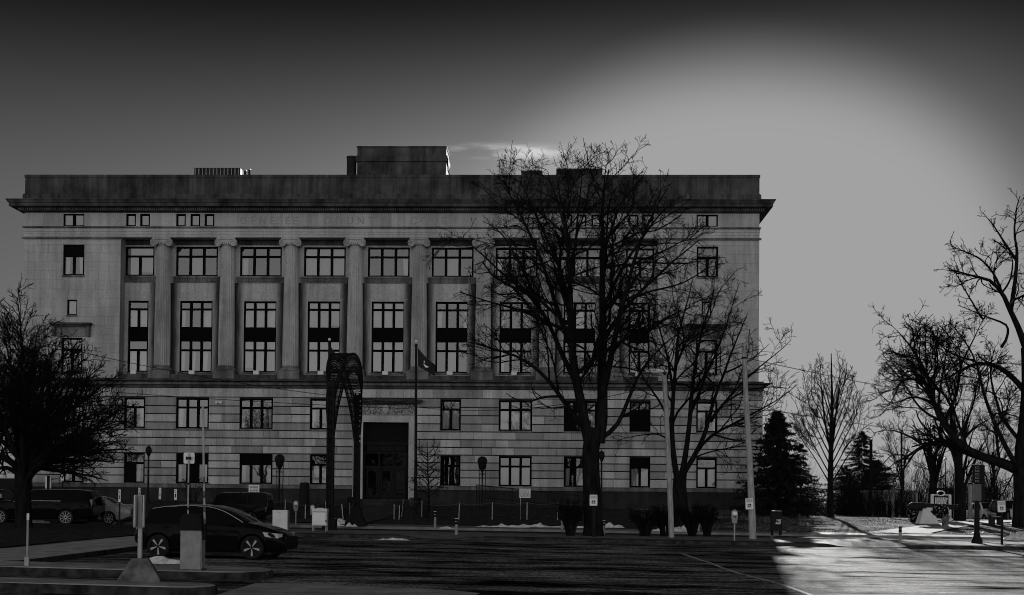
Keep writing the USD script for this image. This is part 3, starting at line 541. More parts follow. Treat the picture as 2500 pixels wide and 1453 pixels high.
# the wide ground: one sheet to the horizon, sunk under the car park and street, lawn and park beyond
gx = np.unique(np.concatenate([np.linspace(-700, -80, 12), np.linspace(-80, 80, 110), np.linspace(80, 700, 12), [16, 17, 18, 19, 20]]))
gy = np.unique(np.concatenate([np.linspace(-300, 20, 8), np.linspace(20, 71.3, 20), [71.45, 71.55], np.linspace(72, 140, 90), np.linspace(140, 900, 16)]))
lawnz = lambda x, y: zg(x, y) + np.where(y > 71.5, .025*(meshkit.noise(np.stack([x*.45, y*.45, 0*x], -1))-.5), np.where(y > 53.8, -.18, -.05))
lone('ground', grid(gx, gy, lawnz), M['turf'], kind='structure', smooth=True)
lone('parking_lot', sheet(sbox(-45, -30, 60, 53.7), 0.0), M['lot'], kind='structure')
lone('street', sheet(sbox(-90, 60.3, 90, 67.7), 0.0), M['street'], kind='structure')
# near pavement between the car park and the street, with two dropped kerbs
def dip(x): return 1 - sst(-6.1, -5.2, x)*sst(-3.3, -4.2, x)*.86 - sst(11.0, 11.9, x)*sst(14.9, 14.0, x)*.86
xs = np.unique(np.concatenate([np.arange(-60, 60, 1.5), np.linspace(-6.5, -3, 16), np.linspace(10.8, 15, 16)]))
rows = [(53.60, -.05), (53.62, .0), (53.63, .10), (53.68, .13), (53.86, .13)]
def strip(rows, xs, dips=True):
    v = []
    for x in xs:
        for y, h in rows: v.append((x, y, SL*x + (h*dip(x) if dips and 0 < h and y < 55.3 else h)))
    m = len(rows); n = len(xs); i = np.arange(n-1)[:, None]*m; j = np.arange(m-1)[None]
    f = np.stack([i+j, i+m+j, i+m+j+1, i+j+1], -1).reshape(-1, 4)
    return trimesh.Trimesh(np.array(v), np.vstack([f[:, [0, 1, 2]], f[:, [0, 2, 3]]]), process=False)
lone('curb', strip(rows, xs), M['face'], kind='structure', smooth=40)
lone('pavement', strip([(53.861, .128), (54.6, .128), (55.6, .128), (60.2, .128), (60.28, .12), (60.30, -.05)], xs), M['concw'], kind='structure', smooth=30)
for a, b in ((-60, -6.3), (-2.8, 10.8), (15.1, 60)):
    lone('planting_strip', sheet(sbox(a, 53.9, b, 54.75), .136, 0, .06), M['mulch'], kind='structure')
lone('sidewalk', strip([(67.60, -.05), (67.62, .10), (67.67, .13), (67.9, .13), (71.52, .135), (71.54, .05)], np.arange(-90, 91, 3.0), False), M['concw'], kind='structure', smooth=30)
# left: planted grass and a broad concrete walk; two long traffic islands in front; the entrance apron
def isle(poly, h, name, m, r=.06):
    top = poly.buffer(-r); mb = MB(); v, f = [], []
    ring = [np.array(poly.buffer(-d).exterior.coords)[:-1] for d in (0, 0)]
    P = shapely.geometry.polygon.orient(poly.simplify(.01)); c = np.array(P.exterior.coords)[:-1]; n = len(c)
    t = np.roll(c, -1, 0)-np.roll(c, 1, 0); t /= np.linalg.norm(t, axis=1, keepdims=True); nr = np.stack([t[:, 1], -t[:, 0]], 1)
    prof = [(0.03, -.06), (0.015, h-.05), (-.012, h-.014)]
    for o, z in prof: v.append(np.column_stack([c+nr*o, np.full(n, z)]))
    V = np.vstack(v); i = np.arange(len(prof)-1)[:, None]*n; j = np.arange(n)[None]; j2 = (j+1) % n
    F = np.stack([i+j, i+j2, i+n+j2, i+n+j], -1).reshape(-1, 4); mb.add(V, F)
    tp = MB(); V2 = np.vstack([np.column_stack([c-nr*.012, np.full(n, h-.014)]), np.column_stack([c-nr*.06, np.full(n, h)])]); tp.add(V2, np.stack([j[0], j2[0], n+j2[0], n+j[0]], -1))
    T = trimesh.creation.extrude_polygon(Polygon(c-nr*.06), 1, engine='earcut'); k = (T.vertices[T.faces][:, :, 2] > .5).all(1); tv = T.vertices.copy(); tv[:, 2] = h; tp.add(tv, T.faces[k])
    def warp(q): w = q.vertices.copy(); w[:, 2] += SL*np.clip(w[:, 0], -80, 80) + .006*(meshkit.noise(w*2.3)-.5); return trimesh.Trimesh(w, q.faces, process=False)
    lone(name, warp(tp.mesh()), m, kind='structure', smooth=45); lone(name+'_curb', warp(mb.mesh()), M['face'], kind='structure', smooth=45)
def arcp(cx, cy, rx, ry, a0, a1, n=9): return [(cx+rx*math.cos(math.radians(a)), cy+ry*math.sin(math.radians(a))) for a in np.linspace(a0, a1, n)]
isle(Polygon([(-34, 27.75), (-12, 27.65), (-8, 27.25)] + arcp(-7.0, 28.2, .95, 1.02, -90, 90, 13) + [(-8.5, 29.3), (-12.4, 29.6), (-34, 29.7)]), .18, 'traffic_island', M['conc'])
isle(Polygon([(-34, 23.35), (-10, 23.25), (-7.0, 22.95)] + arcp(-6.5, 23.5, .45, .55, -90, 90, 9) + [(-7.4, 24.2), (-10.5, 24.6), (-34, 24.8)]), .17, 'traffic_island', M['conc'])
isle(Polygon([(-15.9, 30.4), (-14.0, 30.2)] + arcp(-13.35, 31.0, .8, .8, -90, 0, 5) + [(-12.55, 40), (-12.5, 49.2), (-13.2, 53.55), (-15.2, 53.55), (-15.2, 47.5), (-15.7, 38)]), .15, 'walkway', M['concl'])
lone('grass_verge', grid(np.linspace(-60, -15.25, 40), np.linspace(36, 60.0, 24), lambda x, y: SL*x+.16+.05*meshkit.noise(np.stack([x*.8, y*.8, 0*x], -1))), M['turf'], kind='structure', smooth=True)
lone('walkway', sheet(Polygon([(-34, 30.2), (-15.95, 30.4), (-15.75, 37.6), (-34, 36.0)]), .15, 0, .2), M['concl'], kind='structure')
lone('apron', sheet(Polygon([(-6.0, 26.5), (-4.9, 26.7), (-1.9, 25.6), (-1.35, 25.0), (-1.45, 24.2), (-1.5, 10), (-6.2, 10), (-6.0, 22.8)]), .006), M['conc'], kind='structure')
lone('walk', grid(np.linspace(DX0-.5, DX1+.5, 4), np.linspace(71.3, 93.5, 30), lambda x, y: zg(x, np.maximum(y, 71.6))+.05), M['wet'], kind='structure')
# park path to the right
pth = [(18.6, 71.4), (19.4, 73), (22.5, 79), (27.5, 88), (31, 94), (36, 100), (44, 108)]
v, f = [], []
for k, (x, y) in enumerate(pth):
    w = [1.9, 1.35, 1.15, 1.15, 1.2, 1.3, 1.4][k]
    for q in np.linspace(-w, w, 5): v.append((x+q, y-q*.35*(k > 0), float(zg(x+q, max(71.6, y-q*.35*(k > 0))))+.045))
for k in range(len(pth)-1):
    for q in range(4): a = 5*k+q; f.append([a, a+1, a+6, a+5])
m = MB().add(v, f).mesh(); m = m.subdivide().subdivide(); w = m.vertices.copy(); w[:, 2] = zg(w[:, 0], np.maximum(w[:, 1], 71.6))+.04
lone('path', trimesh.Trimesh(w, m.faces, process=False), M['conc'], kind='structure', smooth=True)
# parking bay line, patches of ice
lp = [on(*q)[:2] for q in [(1664, 1351.5), (1708, 1367), (1730, 1373.5), (1761, 1386), (1802, 1400), (1857, 1413.5), (1900, 1425), (1933, 1436), (1978, 1453), (2010, 1466)]]
lone('bay_line', sheet(shapely.LineString(lp).buffer(.055, cap_style='flat'), .005), M['line'], 'white bay line running across the asphalt towards the lower right', 'painted line')
# rough winter grass in the sun
rg = np.random.default_rng(5)
def tufts(n, x0, x1, y0, y1, keep, h):
    x = rg.uniform(x0, x1, n); y = rg.uniform(y0, y1, n); k = keep(x, y) & (meshkit.noise(np.stack([x*.5, y*.5, 0*x], -1), 3) > .3); x, y = x[k], y[k]; n = len(x)
    z = zg(x, y)-.02; a = rg.uniform(0, 2*np.pi, n); hh = rg.uniform(.4, 1.2, n)*h; lx, ly = rg.normal(0, .5, n)*hh, rg.normal(0, .5, n)*hh; w = .02
    v = np.stack([np.stack([x-w*np.cos(a), y-w*np.sin(a), z], 1), np.stack([x+w*np.cos(a), y+w*np.sin(a), z], 1), np.stack([x+lx, y+ly, z+hh], 1)], 1).reshape(-1, 3)
    return trimesh.Trimesh(v, np.arange(3*n).reshape(-1, 3), process=False)
pline = shapely.LineString(pth); 
M['straw'] = mat('dry_grass', 0.06, 0.22, rough=1.0, scale=2.0, spec=0.02, coords='world')
lone('grass', tufts(60000, 6, 46, 72, 112, lambda x, y: (x > 6+.0*y) & (np.array(shapely.distance(shapely.points(x, y), pline)) > 1.7), .09), M['straw'], 'short rough winter grass in the sunlit park', 'grass', kind='stuff')
# remains of snow
def snow(px, py, w, d, h, label, seed, cat='snow'):
    p = on(px, py); n = 26; k = 9; r = np.linspace(1, 0, k); a = np.linspace(0, 2*np.pi, n, endpoint=False)
    A, R_ = np.meshgrid(a, r); ed = 1+.35*(meshkit.noise(np.stack([np.cos(A)*2+seed, np.sin(A)*2, 0*A], -1), seed)-.5)*2
    x, y = R_*np.cos(A)*w/2*ed, R_*np.sin(A)*d/2*ed; z = h*np.maximum(0, 1-R_**1.6)*(.15+1.7*meshkit.noise(np.stack([x*6.5/max(.4, min(w, 1.2))+seed*3.1, y*6.5, 0*x], -1), seed))
    v = np.stack([x, y, z-.01], -1).reshape(-1, 3); i = np.arange(k-1)[:, None]*n; j = np.arange(n)[None]; j2 = (j+1) % n
    f = np.stack([i+j, i+j2, i+n+j2, i+n+j], -1).reshape(-1, 4); m = MB().add(v, f).mesh()
    t = Thing('snow_patch', label, cat, p); t.part('snow', m, M['snow'], smooth=True)
sn = [(1225, 1287, 3.0, .35, .12, 'thin line of old snow along the lawn edge, below the pale stakes near the entrance'), (1305, 1287, 2.6, .4, .16, 'ridge of old snow along the lawn edge below the middle fence stakes'), (1385, 1288, 2.2, .35, .13, 'short ridge of snow left of the accessible parking sign by the big tree'),
      (1490, 1288, 1.3, .6, .22, 'low heap of snow right of the big tree trunk behind a bollard'), (1640, 1297, 2.2, 1.0, .30, 'heap of dirty snow at the foot of the tall street light'), (1088, 1290, 1.0, .5, .12, 'small flat patch of snow beside the young tree'),
      (824, 1279, 1.2, .6, .28, 'lumpy pile of snow right of the white newspaper box'), (822, 1284, .7, .4, .14, 'small round lump of snow in front of the lumpy pile'), (857, 1285, .6, .3, .14, 'little peak of snow beside the far leg of the arch'),
      (712, 1217, 1.3, .5, .12, 'streak of snow on the lawn below the dark rounded bin'), (400, 1376, 1.55, .45, .15, 'row of snow lumps on the kerb behind the concrete sign base'), (157, 1331, .17, .14, .10, 'bright lump of snow on the walkway, larger of the two'),
      (134, 1333, .15, .1, .06, 'bright lump of snow on the walkway, smaller of the two'), (2492, 1318, 1.6, .9, .30, 'pile of snow at the right edge of the picture by the park'), (2400, 1304, 2.2, .8, .10, 'flat sheet of snow beside the park path behind the banner post'), (965, 1318.5, 1.5, .25, .07, 'thin crust of snow along the car park kerb below the entrance'),
      (1228, 1339, 1.3, .45, .012, 'flat smear of ice on the car park asphalt')]
for k, q in enumerate(sn):
    snow(*q, k+2)
# ---------------------------------------------------------------- bare trees
M['bark'] = mat('bark', 0.006, 0.018, rough=1.0, scale=5, spec=0.02, bump=0.8, bscale=18, stretch=(1, 1, .25))
M['twig'] = mat('twig_bark', 0.006, 0.012, rough=1.0, scale=3, spec=0.02)
M['needle'] = mat('conifer_needles', 0.008, 0.028, rough=1.0, scale=2, spec=0.02)
def unit(v): return v/np.maximum(np.linalg.norm(v, axis=-1, keepdims=True), 1e-9)
def tubes(P, R, k):
    """Many polylines at once: P (b, n, 3), R (b, n)."""
    b, n, _ = P.shape; t = unit(np.gradient(P, axis=1)); ref = np.where(abs(t[..., 2:]) < .9, [0, 0, 1.0], [1.0, 0, 0])
    a = unit(np.cross(t, ref)); c = np.cross(t, a); th = np.arange(k)/k*2*np.pi
    v = P[:, :, None] + R[:, :, None, None]*(np.cos(th)[None, None, :, None]*a[:, :, None]+np.sin(th)[None, None, :, None]*c[:, :, None])
    base = (np.arange(b)*n*k)[:, None, None]; i = (np.arange(n-1)*k)[None, :, None]; j = np.arange(k)[None, None]; j2 = (j+1) % k
    f = np.stack([base+i+j, base+i+k+j, base+i+k+j2, base+i+j2], -1).reshape(-1, 4)
    return v.reshape(-1, 3), np.vstack([f[:, [0, 1, 2]], f[:, [0, 2, 3]]])
def resample(pts, n):
    pts = np.asarray(pts, float); d = np.concatenate([[0], np.cumsum(np.linalg.norm(np.diff(pts, axis=0), axis=1))]); t = np.linspace(0, d[-1], n)
    from scipy.interpolate import PchipInterpolator as PI
    return np.stack([PI(d, pts[:, c])(t) for c in range(3)], 1) if len(pts) > 2 else np.stack([np.interp(t, d, pts[:, c]) for c in range(3)], 1)
def sprout(rg, P, R, per_m, ln, ang, npt, wob, up, rmin, rfrac=.55, tmin=.15, sizeby=True, lrange=(.55, 1.35)):
    """Children of many branches: per_m per metre of parent, ln their length as a share of the parent's (or in metres)."""
    b, n, _ = P.shape; seg = np.linalg.norm(np.diff(P, axis=1), axis=2).sum(1); cnt = rg.poisson(np.maximum(.4, per_m*seg)); idx = np.repeat(np.arange(b), cnt); m = len(idx)
    t = tmin+(1-tmin)*rg.uniform(0, 1, m)**.8; u = t*(n-1); i = np.minimum(u.astype(int), n-2); fr = (u-i)[:, None]
    p0 = P[idx, i]*(1-fr)+P[idx, i+1]*fr; tg = unit(P[idx, i+1]-P[idx, i]); r0 = (R[idx, i]*(1-fr[:, 0])+R[idx, i+1]*fr[:, 0])*rfrac
    w = unit(np.cross(tg, rg.normal(0, 1, (m, 3)))); a = np.radians(rg.normal(ang, 11, m))[:, None]; d = unit(tg*np.cos(a)+w*np.sin(a)+[0, 0, up])
    L = (ln*seg[idx]*(1.15-.75*t) if sizeby else np.full(m, ln))*rg.uniform(lrange[0], lrange[1], m); Q = [p0]
    for s in range(npt-1):
        d = unit(d+rg.normal(0, wob, (m, 3))+[0, 0, up*.35]); Q.append(Q[-1]+d*(L/(npt-1))[:, None])
    r0 = np.maximum(r0, rmin*1.3); taper = np.linspace(1, .4, npt)
    return np.stack(Q, 1), np.maximum(r0[:, None]*taper[None], rmin)
def limbs_px(specs, Y, rg, spread=.35):
    """Main limbs read off the photograph: each a list of pixels with a start and end radius; they lean towards or away from the viewer at random."""
    out = []
    for q in specs:
        px, r0, r1 = q[:3]; dy = q[3] if len(q) > 3 else rg.uniform(-1, 1)*spread
        n0 = np.array(px[0], float); ext = np.cumsum([0]+[math.dist(px[i], px[i+1])/ppm(Y) for i in range(len(px)-1)])
        pts = [at(a, b, Y+dy*e) for (a, b), e in zip(px, ext)]; P = resample(pts, 12); P += np.cumsum(rg.normal(0, .012, P.shape), 0)*[1, 1, .3]; P[0] = pts[0]
        out.append((P, np.linspace(r0, r1, 12)))
    return out
def tree(name, label, base, limbs, trunk, seed, lv, cat='tree', group=None, crown='twig'):
    """trunk: [(P, R)], limbs: [(P, R)], lv: sprouting steps (per metre, length share, angle, points, wobble, up, least radius)."""
    rg = np.random.default_rng(seed); t = Thing(name, label, cat, base, group=group); mb = MB()
    for P, R in trunk: mb.tube(P, R, 12)
    big = [(P, R) for P, R in limbs]
    for P, R in big: mb.tube(P, R, 7)
    t.part('trunk', mb.mesh(), M['bark'], smooth=True, world=True)
    P, R = np.stack([x[0] for x in big]), np.stack([x[1] for x in big]); cr = MB()
    for k, (pm, ln, ang, npt, wob, up, rm) in enumerate(lv):
        P, R = sprout(rg, P, R, pm, ln, ang, npt, wob, up, rm, sizeby=ln < 1.0 if ln != 1 else True, tmin=.22 if k == 0 else .12)
        cr.add(*tubes(P, R, 5 if k == 0 else (4 if k == 1 else 3)))
    t.part('crown', cr.mesh(), M[crown], world=True); return t
rgT = np.random.default_rng(11)
LV = [(1.6, .46, 46, 7, .20, .05, .012), (3.3, .42, 44, 6, .24, .07, .009), (6.0, .50, 42, 4, .26, .06, .0075), (4.5, .5, 42, 3, .24, .05, .0062)]
# big tree in front of the right half
Y1 = 58.2; b1 = on(1449, 1312)
tr1 = limbs_px([([(1449, 1318), (1448, 1270), (1445, 1200), (1444, 1130), (1449, 1075), (1455, 1045)], .40, .37, 0)], Y1, rgT)
tr1[0][1][:2] = [.52, .44]
sq = lambda L, y0, k: [([(a, y0-(y0-b)*k) for a, b in q[0]],)+tuple(q[1:]) for q in L]
lb1 = limbs_px(sq([
 ([(1440, 1090), (1422, 1000), (1404, 900), (1393, 800), (1390, 690), (1386, 590), (1372, 500), (1352, 430), (1340, 400)], .25, .03, -.1),
 ([(1462, 1080), (1470, 980), (1467, 880), (1470, 780), (1466, 660), (1468, 560), (1466, 470), (1478, 400), (1484, 372)], .28, .03, .1),
 ([(1468, 960), (1492, 860), (1512, 760), (1534, 670), (1556, 590), (1590, 500), (1632, 420)], .17, .025),
 ([(1462, 1072), (1505, 1035), (1533, 962), (1556, 905), (1602, 842), (1648, 800)], .12, .02),
 ([(1408, 930), (1372, 850), (1336, 765), (1296, 700), (1236, 650), (1175, 590), (1122, 545)], .13, .02),
 ([(1398, 840), (1362, 730), (1330, 620), (1290, 520), (1254, 450), (1232, 400)], .13, .02),
 ([(1436, 1050), (1402, 1010), (1366, 955), (1330, 905), (1275, 862), (1200, 835), (1125, 815)], .13, .02),
 ([(1470, 830), (1520, 740), (1580, 670), (1640, 610), (1700, 555)], .11, .02),
 ([(1470, 740), (1510, 640), (1560, 560), (1616, 480), (1660, 440)], .10, .02),
 ([(1392, 740), (1370, 640), (1330, 540), (1296, 460), (1270, 400)], .10, .02),
 ([(1468, 620), (1490, 530), (1520, 450), (1538, 400)], .09, .02), ([(1390, 660), (1404, 560), (1412, 460), (1418, 390)], .09, .02),
 ([(1340, 770), (1272, 738), (1195, 715), (1125, 690)], .08, .015), ([(1300, 690), (1262, 600), (1220, 530), (1182, 505)], .08, .015),
 ([(1500, 840), (1548, 790), (1596, 772), (1640, 740)], .07, .015), ([(1372, 960), (1330, 960), (1282, 972), (1230, 950)], .07, .015), ([(1440, 1030), (1390, 985), (1350, 990), (1300, 950)], .06, .015)], 1090, .94), Y1, rgT, .5)
tree('bare_tree', 'largest bare tree, thick dark forking trunk before the right half of the courthouse', b1, lb1, tr1, 27, LV)
# second tree, right end of the courthouse
Y2 = 68.6 + 4.5; b2 = on(1662, 1283)
tr2 = limbs_px([([(1664, 1290), (1662, 1230), (1658, 1180), (1660, 1150)], .42, .36, 0)], Y2, rgT); tr2[0][1][:2] = [.5, .44]
lb2 = limbs_px([
 ([(1654, 1175), (1644, 1110), (1640, 1040), (1645, 960), (1650, 890), (1658, 810), (1680, 730), (1690, 680)], .18, .02),
 ([(1664, 1160), (1676, 1100), (1685, 1020), (1690, 960), (1700, 880), (1715, 800), (1740, 720), (1745, 670)], .17, .02),
 ([(1672, 1150), (1700, 1105), (1726, 1050), (1745, 980), (1775, 900), (1800, 830), (1826, 770)], .16, .02),
 ([(1700, 1106), (1740, 1062), (1790, 1035), (1840, 1008), (1900, 975), (1945, 940)], .10, .015), ([(1735, 1030), (1790, 960), (1850, 900), (1910, 850), (1930, 830)], .09, .015),
 ([(1640, 1040), (1610, 980), (1570, 920), (1540, 860), (1530, 800)], .08, .015), ([(1644, 960), (1630, 870), (1606, 790), (1596, 720)], .09, .015), ([(1690, 1000), (1730, 900), (1766, 810), (1795, 720), (1806, 690)], .09, .015),
 ([(1648, 900), (1670, 820), (1655, 740), (1660, 690)], .07, .015), ([(1648, 1090), (1600, 1060), (1550, 1065), (1510, 1075)], .06, .012), ([(1740, 1060), (1800, 1075), (1870, 1075), (1925, 1050)], .06, .012), ([(1690, 1120), (1750, 1100), (1830, 1090), (1890, 1110)], .05, .012),
 ([(1770, 910), (1830, 880), (1880, 840)], .06, .012)], Y2, rgT, .5)
tree('bare_tree', 'bare tree with three steep limbs standing between the two tall wooden poles', b2, lb2, tr2, 22, LV)
# left tree, dense and spreading
Y3 = 54.0; b3 = on(58, 1302)
tr3 = limbs_px([([(58, 1312), (57, 1260), (55, 1200), (57, 1150), (58, 1120)], .36, .30, 0)], Y3, rgT); tr3[0][1][:2] = [.46, .38]
ends = [(-110, 980), (-80, 850), (-30, 780), (10, 740), (48, 716), (92, 745), (130, 800), (170, 800), (205, 830), (250, 850), (285, 880), (275, 960), (300, 1000), (298, 1060), (290, 1120), (262, 1170), (-90, 1080), (-70, 1160), (20, 900), (110, 900), (190, 940), (225, 1050), (170, 1120), (-20, 1000), (60, 960), (150, 900), (240, 920), (270, 1020), (240, 1100), (200, 1000), (-60, 960), (0, 860), (80, 830), (130, 1000), (215, 1150), (-100, 1100), (300, 1085)]
lb3 = limbs_px(sq([([(57, 1190-rgT.uniform(0, 70)), (57+(e[0]-57)*.35+rgT.uniform(-8, 8), 1130+(e[1]-1130)*.42-8), (57+(e[0]-57)*.7, 1125+(e[1]-1125)*.75-6), e], .13, .014) for e in ends], 1190, .87), Y3, rgT, .9)
tree('bare_tree', 'dense dark bare tree at the left edge, hiding a corner of the courthouse', b3, lb3, tr3, 23, [(3.4, .38, 38, 7, .16, .10, .013), (5.4, .46, 36, 5, .2, .08, .009), (7.0, .5, 38, 4, .22, .06, .0075), (5.0, .5, 40, 3, .22, .05, .0065)])
# park trees
Y4 = 100.0; b4 = on(2028, 1264); Y4 = b4[1]
tr4 = limbs_px([([(2028, 1268), (2028, 1210), (2028, 1150), (2029, 1060), (2031, 960), (2030, 900), (2030, 862)], .28, .03, 0)], Y4, rgT)
lb4 = limbs_px([([(2028, 1185-23*k), (2028+s*(12+26*(1-k/9)), 1120-22*k), (2028+s*(20+50*(1-k/9)+rgT.uniform(-5, 8)), 1060-20*k), (2028+s*(16+70*(1-k/9)+rgT.uniform(-8, 10)), 1000-15*k+rgT.uniform(-22, 22))], .055, .012) for k in range(9) for s in (-1, 1)] +
   [([(2028, 1120), (2036, 1040), (2046, 960), (2048, 890)], .12, .015), ([(2028, 1100), (2014, 1020), (2006, 940), (2004, 880)], .10, .015), ([(2028, 1100), (2033, 980), (2028, 900)], .1, .015)], Y4, rgT, .6)
PK = [(1.9, .34, 34, 6, .16, .12, .014), (3.6, .42, 38, 5, .2, .08, .011), (3.8, .5, 38, 4, .2, .06, .0095), (2.5, .5, 38, 3, .2, .06, .0085)]
tree('bare_tree', 'upright oval bare tree alone on the sunlit park lawn right of the courthouse', b4, lb4, tr4, 24, PK)
Y5 = on(2488, 1288)[1]; b5 = on(2488, 1288)
tr5 = limbs_px([([(2494, 1294), (2492, 1230), (2490, 1180), (2491, 1120), (2500, 1040), (2506, 940), (2504, 850)], .46, .34, 0)], Y5, rgT); tr5[0][1][:2] = [.62, .52]
lb5 = limbs_px([
 ([(2490, 1150), (2440, 1128), (2368, 1106), (2341, 1095), (2311, 1084), (2279, 1082), (2256, 1090), (2236, 1101), (2216, 1114), (2190, 1128)], .36, .05, .1),
 ([(2440, 1128), (2364, 1099), (2333, 1074), (2302, 1030), (2281, 990), (2270, 935), (2252, 896), (2220, 844), (2190, 808)], .28, .03, -.1),
 ([(2505, 960), (2476, 924), (2432, 893), (2396, 886), (2351, 902), (2310, 925), (2280, 935)], .20, .03), ([(2504, 850), (2468, 762), (2446, 716), (2414, 684), (2369, 672), (2316, 656)], .22, .03),
 ([(2467, 758), (2484, 630), (2477, 560), (2492, 478)], .16, .025), ([(2484, 640), (2450, 590), (2420, 545), (2400, 520)], .10, .02), ([(2446, 716), (2400, 640), (2340, 610), (2310, 600)], .09, .02), ([(2445, 848), (2460, 800), (2400, 770), (2340, 745)], .10, .02),
 ([(2302, 1032), (2335, 955), (2345, 897), (2380, 820), (2400, 780)], .13, .02), ([(2281, 990), (2230, 970), (2180, 985), (2140, 950)], .09, .018), ([(2270, 935), (2290, 880), (2280, 810), (2250, 790)], .09, .018), ([(2490, 1150), (2430, 1040), (2400, 960), (2380, 880), (2330, 800)], .18, .02),
 ([(2495, 1080), (2440, 1000), (2420, 920), (2430, 850)], .14, .02), ([(2256, 1090), (2210, 1060), (2170, 1050), (2135, 1060)], .08, .015), ([(2236, 1101), (2200, 1150), (2170, 1180), (2140, 1195)], .06, .012), ([(2216, 1114), (2180, 1110), (2150, 1135), (2120, 1150)], .05, .012),
 ([(2445, 716), (2470, 640), (2440, 600)], .07, .02), ([(2400, 780), (2350, 700), (2330, 660)], .07, .02), ([(2380, 880), (2320, 860), (2270, 800)], .08, .02), ([(2364, 1099), (2330, 1000), (2310, 920), (2290, 850)], .10, .02), ([(2302, 1030), (2250, 1000), (2200, 930), (2160, 880)], .09, .018), ([(2333, 1074), (2370, 1000), (2400, 900), (2450, 870)], .09, .02), ([(2220, 844), (2250, 800), (2270, 790)], .05, .015),
 ([(2440, 1128), (2430, 1060), (2460, 980), (2450, 930)], .1, .02), ] + [([(2302-3*k, 1030-6*k), (2290-9*k, 985-10*k), (e[0]*.45+(2280-10*k)*.55, e[1]*.45+950*.55), e], .085, .015) for k, e in enumerate([(2335, 805), (2300, 790), (2262, 778), (2226, 800), (2196, 822), (2165, 862), (2142, 905), (2136, 960), (2150, 1015)])] + [([(2508, 900), (2540, 800), (2560, 700), (2570, 600)], .2, .03), ([(2500, 1000), (2560, 930), (2620, 860)], .18, .03), ([(2495, 1100), (2460, 1180), (2430, 1230)], .07, .02)], Y5, rgT, .5)
tree('bare_tree', 'huge spreading bare tree at the right edge with a long limb arching over the cannon', b5, lb5, tr5, 25, [(2.0, .42, 45, 7, .24, .06, .017), (4.0, .46, 46, 6, .26, .04, .012), (6.0, .5, 44, 4, .28, .03, .0095), (5.0, .5, 42, 3, .26, .03, .008)])
FAR = [(1.2, .36, 36, 6, .16, .10, .014), (2.2, .42, 38, 4, .2, .07, .011), (2.2, .5, 38, 3, .2, .05, .010)]
def simple_tree(px, py, top, halfw, seed, label, group=None, Y=None, lean=0, tr=.25, lv=FAR):
    rg = np.random.default_rng(seed); b = on(px, py) if Y is None else None
    if b is None: b = at(px, py, Y); b[2] = zg(b[0], b[1])
    Y = b[1]; h = (b[2] and 0) + (py-top)/ppm(Y); hw = halfw/ppm(Y); T = []
    z = np.linspace(0, h*.62, 12); trunk = [(np.stack([b[0]+lean*z+.12*np.sin(z*.7+seed), np.full(12, b[1]), b[2]-.2+z], 1), np.linspace(tr*1.15, tr*.45, 12))]
    for k in range(15):
        a = rg.uniform(0, 2*np.pi); t0 = rg.uniform(.28, .95); p0 = trunk[0][0][int(t0*11)]; e = np.array([b[0]+lean*h+hw*rg.uniform(.35, 1)*math.cos(a), b[1]+hw*rg.uniform(.3, .9)*math.sin(a), b[2]+h*rg.uniform(.62, 1.0)])
        T.append((resample([p0, p0*.6+e*.4+[0, 0, .05*h], e], 12), np.linspace(tr*.42, .015, 12)))
    return tree('bare_tree', label, b, T, trunk, seed, lv, group=group)
simple_tree(2272, 1268, 1010, 70, 31, 'bare tree with a straight trunk standing behind the historical marker, its left side clear', tr=.30)
simple_tree(2340, 1271, 960, 95, 32, 'bare double-crowned tree standing behind the right post of the historical marker', tr=.42)
simple_tree(2207, 1262, 1035, 55, 33, 'slender bare tree between the low conifer and the cannon pedestal', tr=.16)
simple_tree(2425, 1255, 1010, 85, 34, 'bare tree far back behind the parked white pickup truck', tr=.3)
simple_tree(-10, 1225, 900, 90, 35, 'bare tree beyond the left corner of the courthouse seen through the big left tree', Y=125.0, tr=.35)
# thicket of bare scrub behind the park
rgs = np.random.default_rng(77); n = 1500; x = rgs.uniform(28, 66, n); y = rgs.uniform(128, 150, n); h = rgs.uniform(1.5, 5.5, n)*(.5+.9*meshkit.noise(np.stack([x*.25, y*.2, 0*x], -1))); s = np.linspace(0, 1, 5)
P = np.stack([x[:, None]+s*rgs.normal(0, .7, (n, 1)), y[:, None]+s*rgs.normal(0, .5, (n, 1)), zg(x, y)[:, None]-.1+s*h[:, None]], -1); R_ = np.linspace(.03, .012, 5)[None]*np.ones((n, 1)); mb = MB().add(*tubes(P, R_, 3))
Q, S = sprout(rgs, P, R_, 2.2, .45, 34, 4, .2, .1, .011); mb.add(*tubes(Q, S, 3)); lone('scrub', mb.mesh(), M['twig'], 'bare scrub and saplings massed behind the park in front of the far buildings', 'scrub', kind='stuff')
# trees behind the viewer: the photograph shows them mirrored in the lower windows
src = Thing.__new__(Thing); src.path = '/World/bare_tree'
for x, y, s, rz in ((-74, -38, .9, 20), (-52, -46, 1.05, 140), (-33, -36, .95, 250), (-15, -48, 1.1, 70), (4, -40, .85, 190), (22, -44, 1.0, 310)):
    copy(src, 'bare tree mirrored as dark branches in the lower windows of the courthouse', (x, y, SL*x), rz, 'trees mirrored in the windows', s)
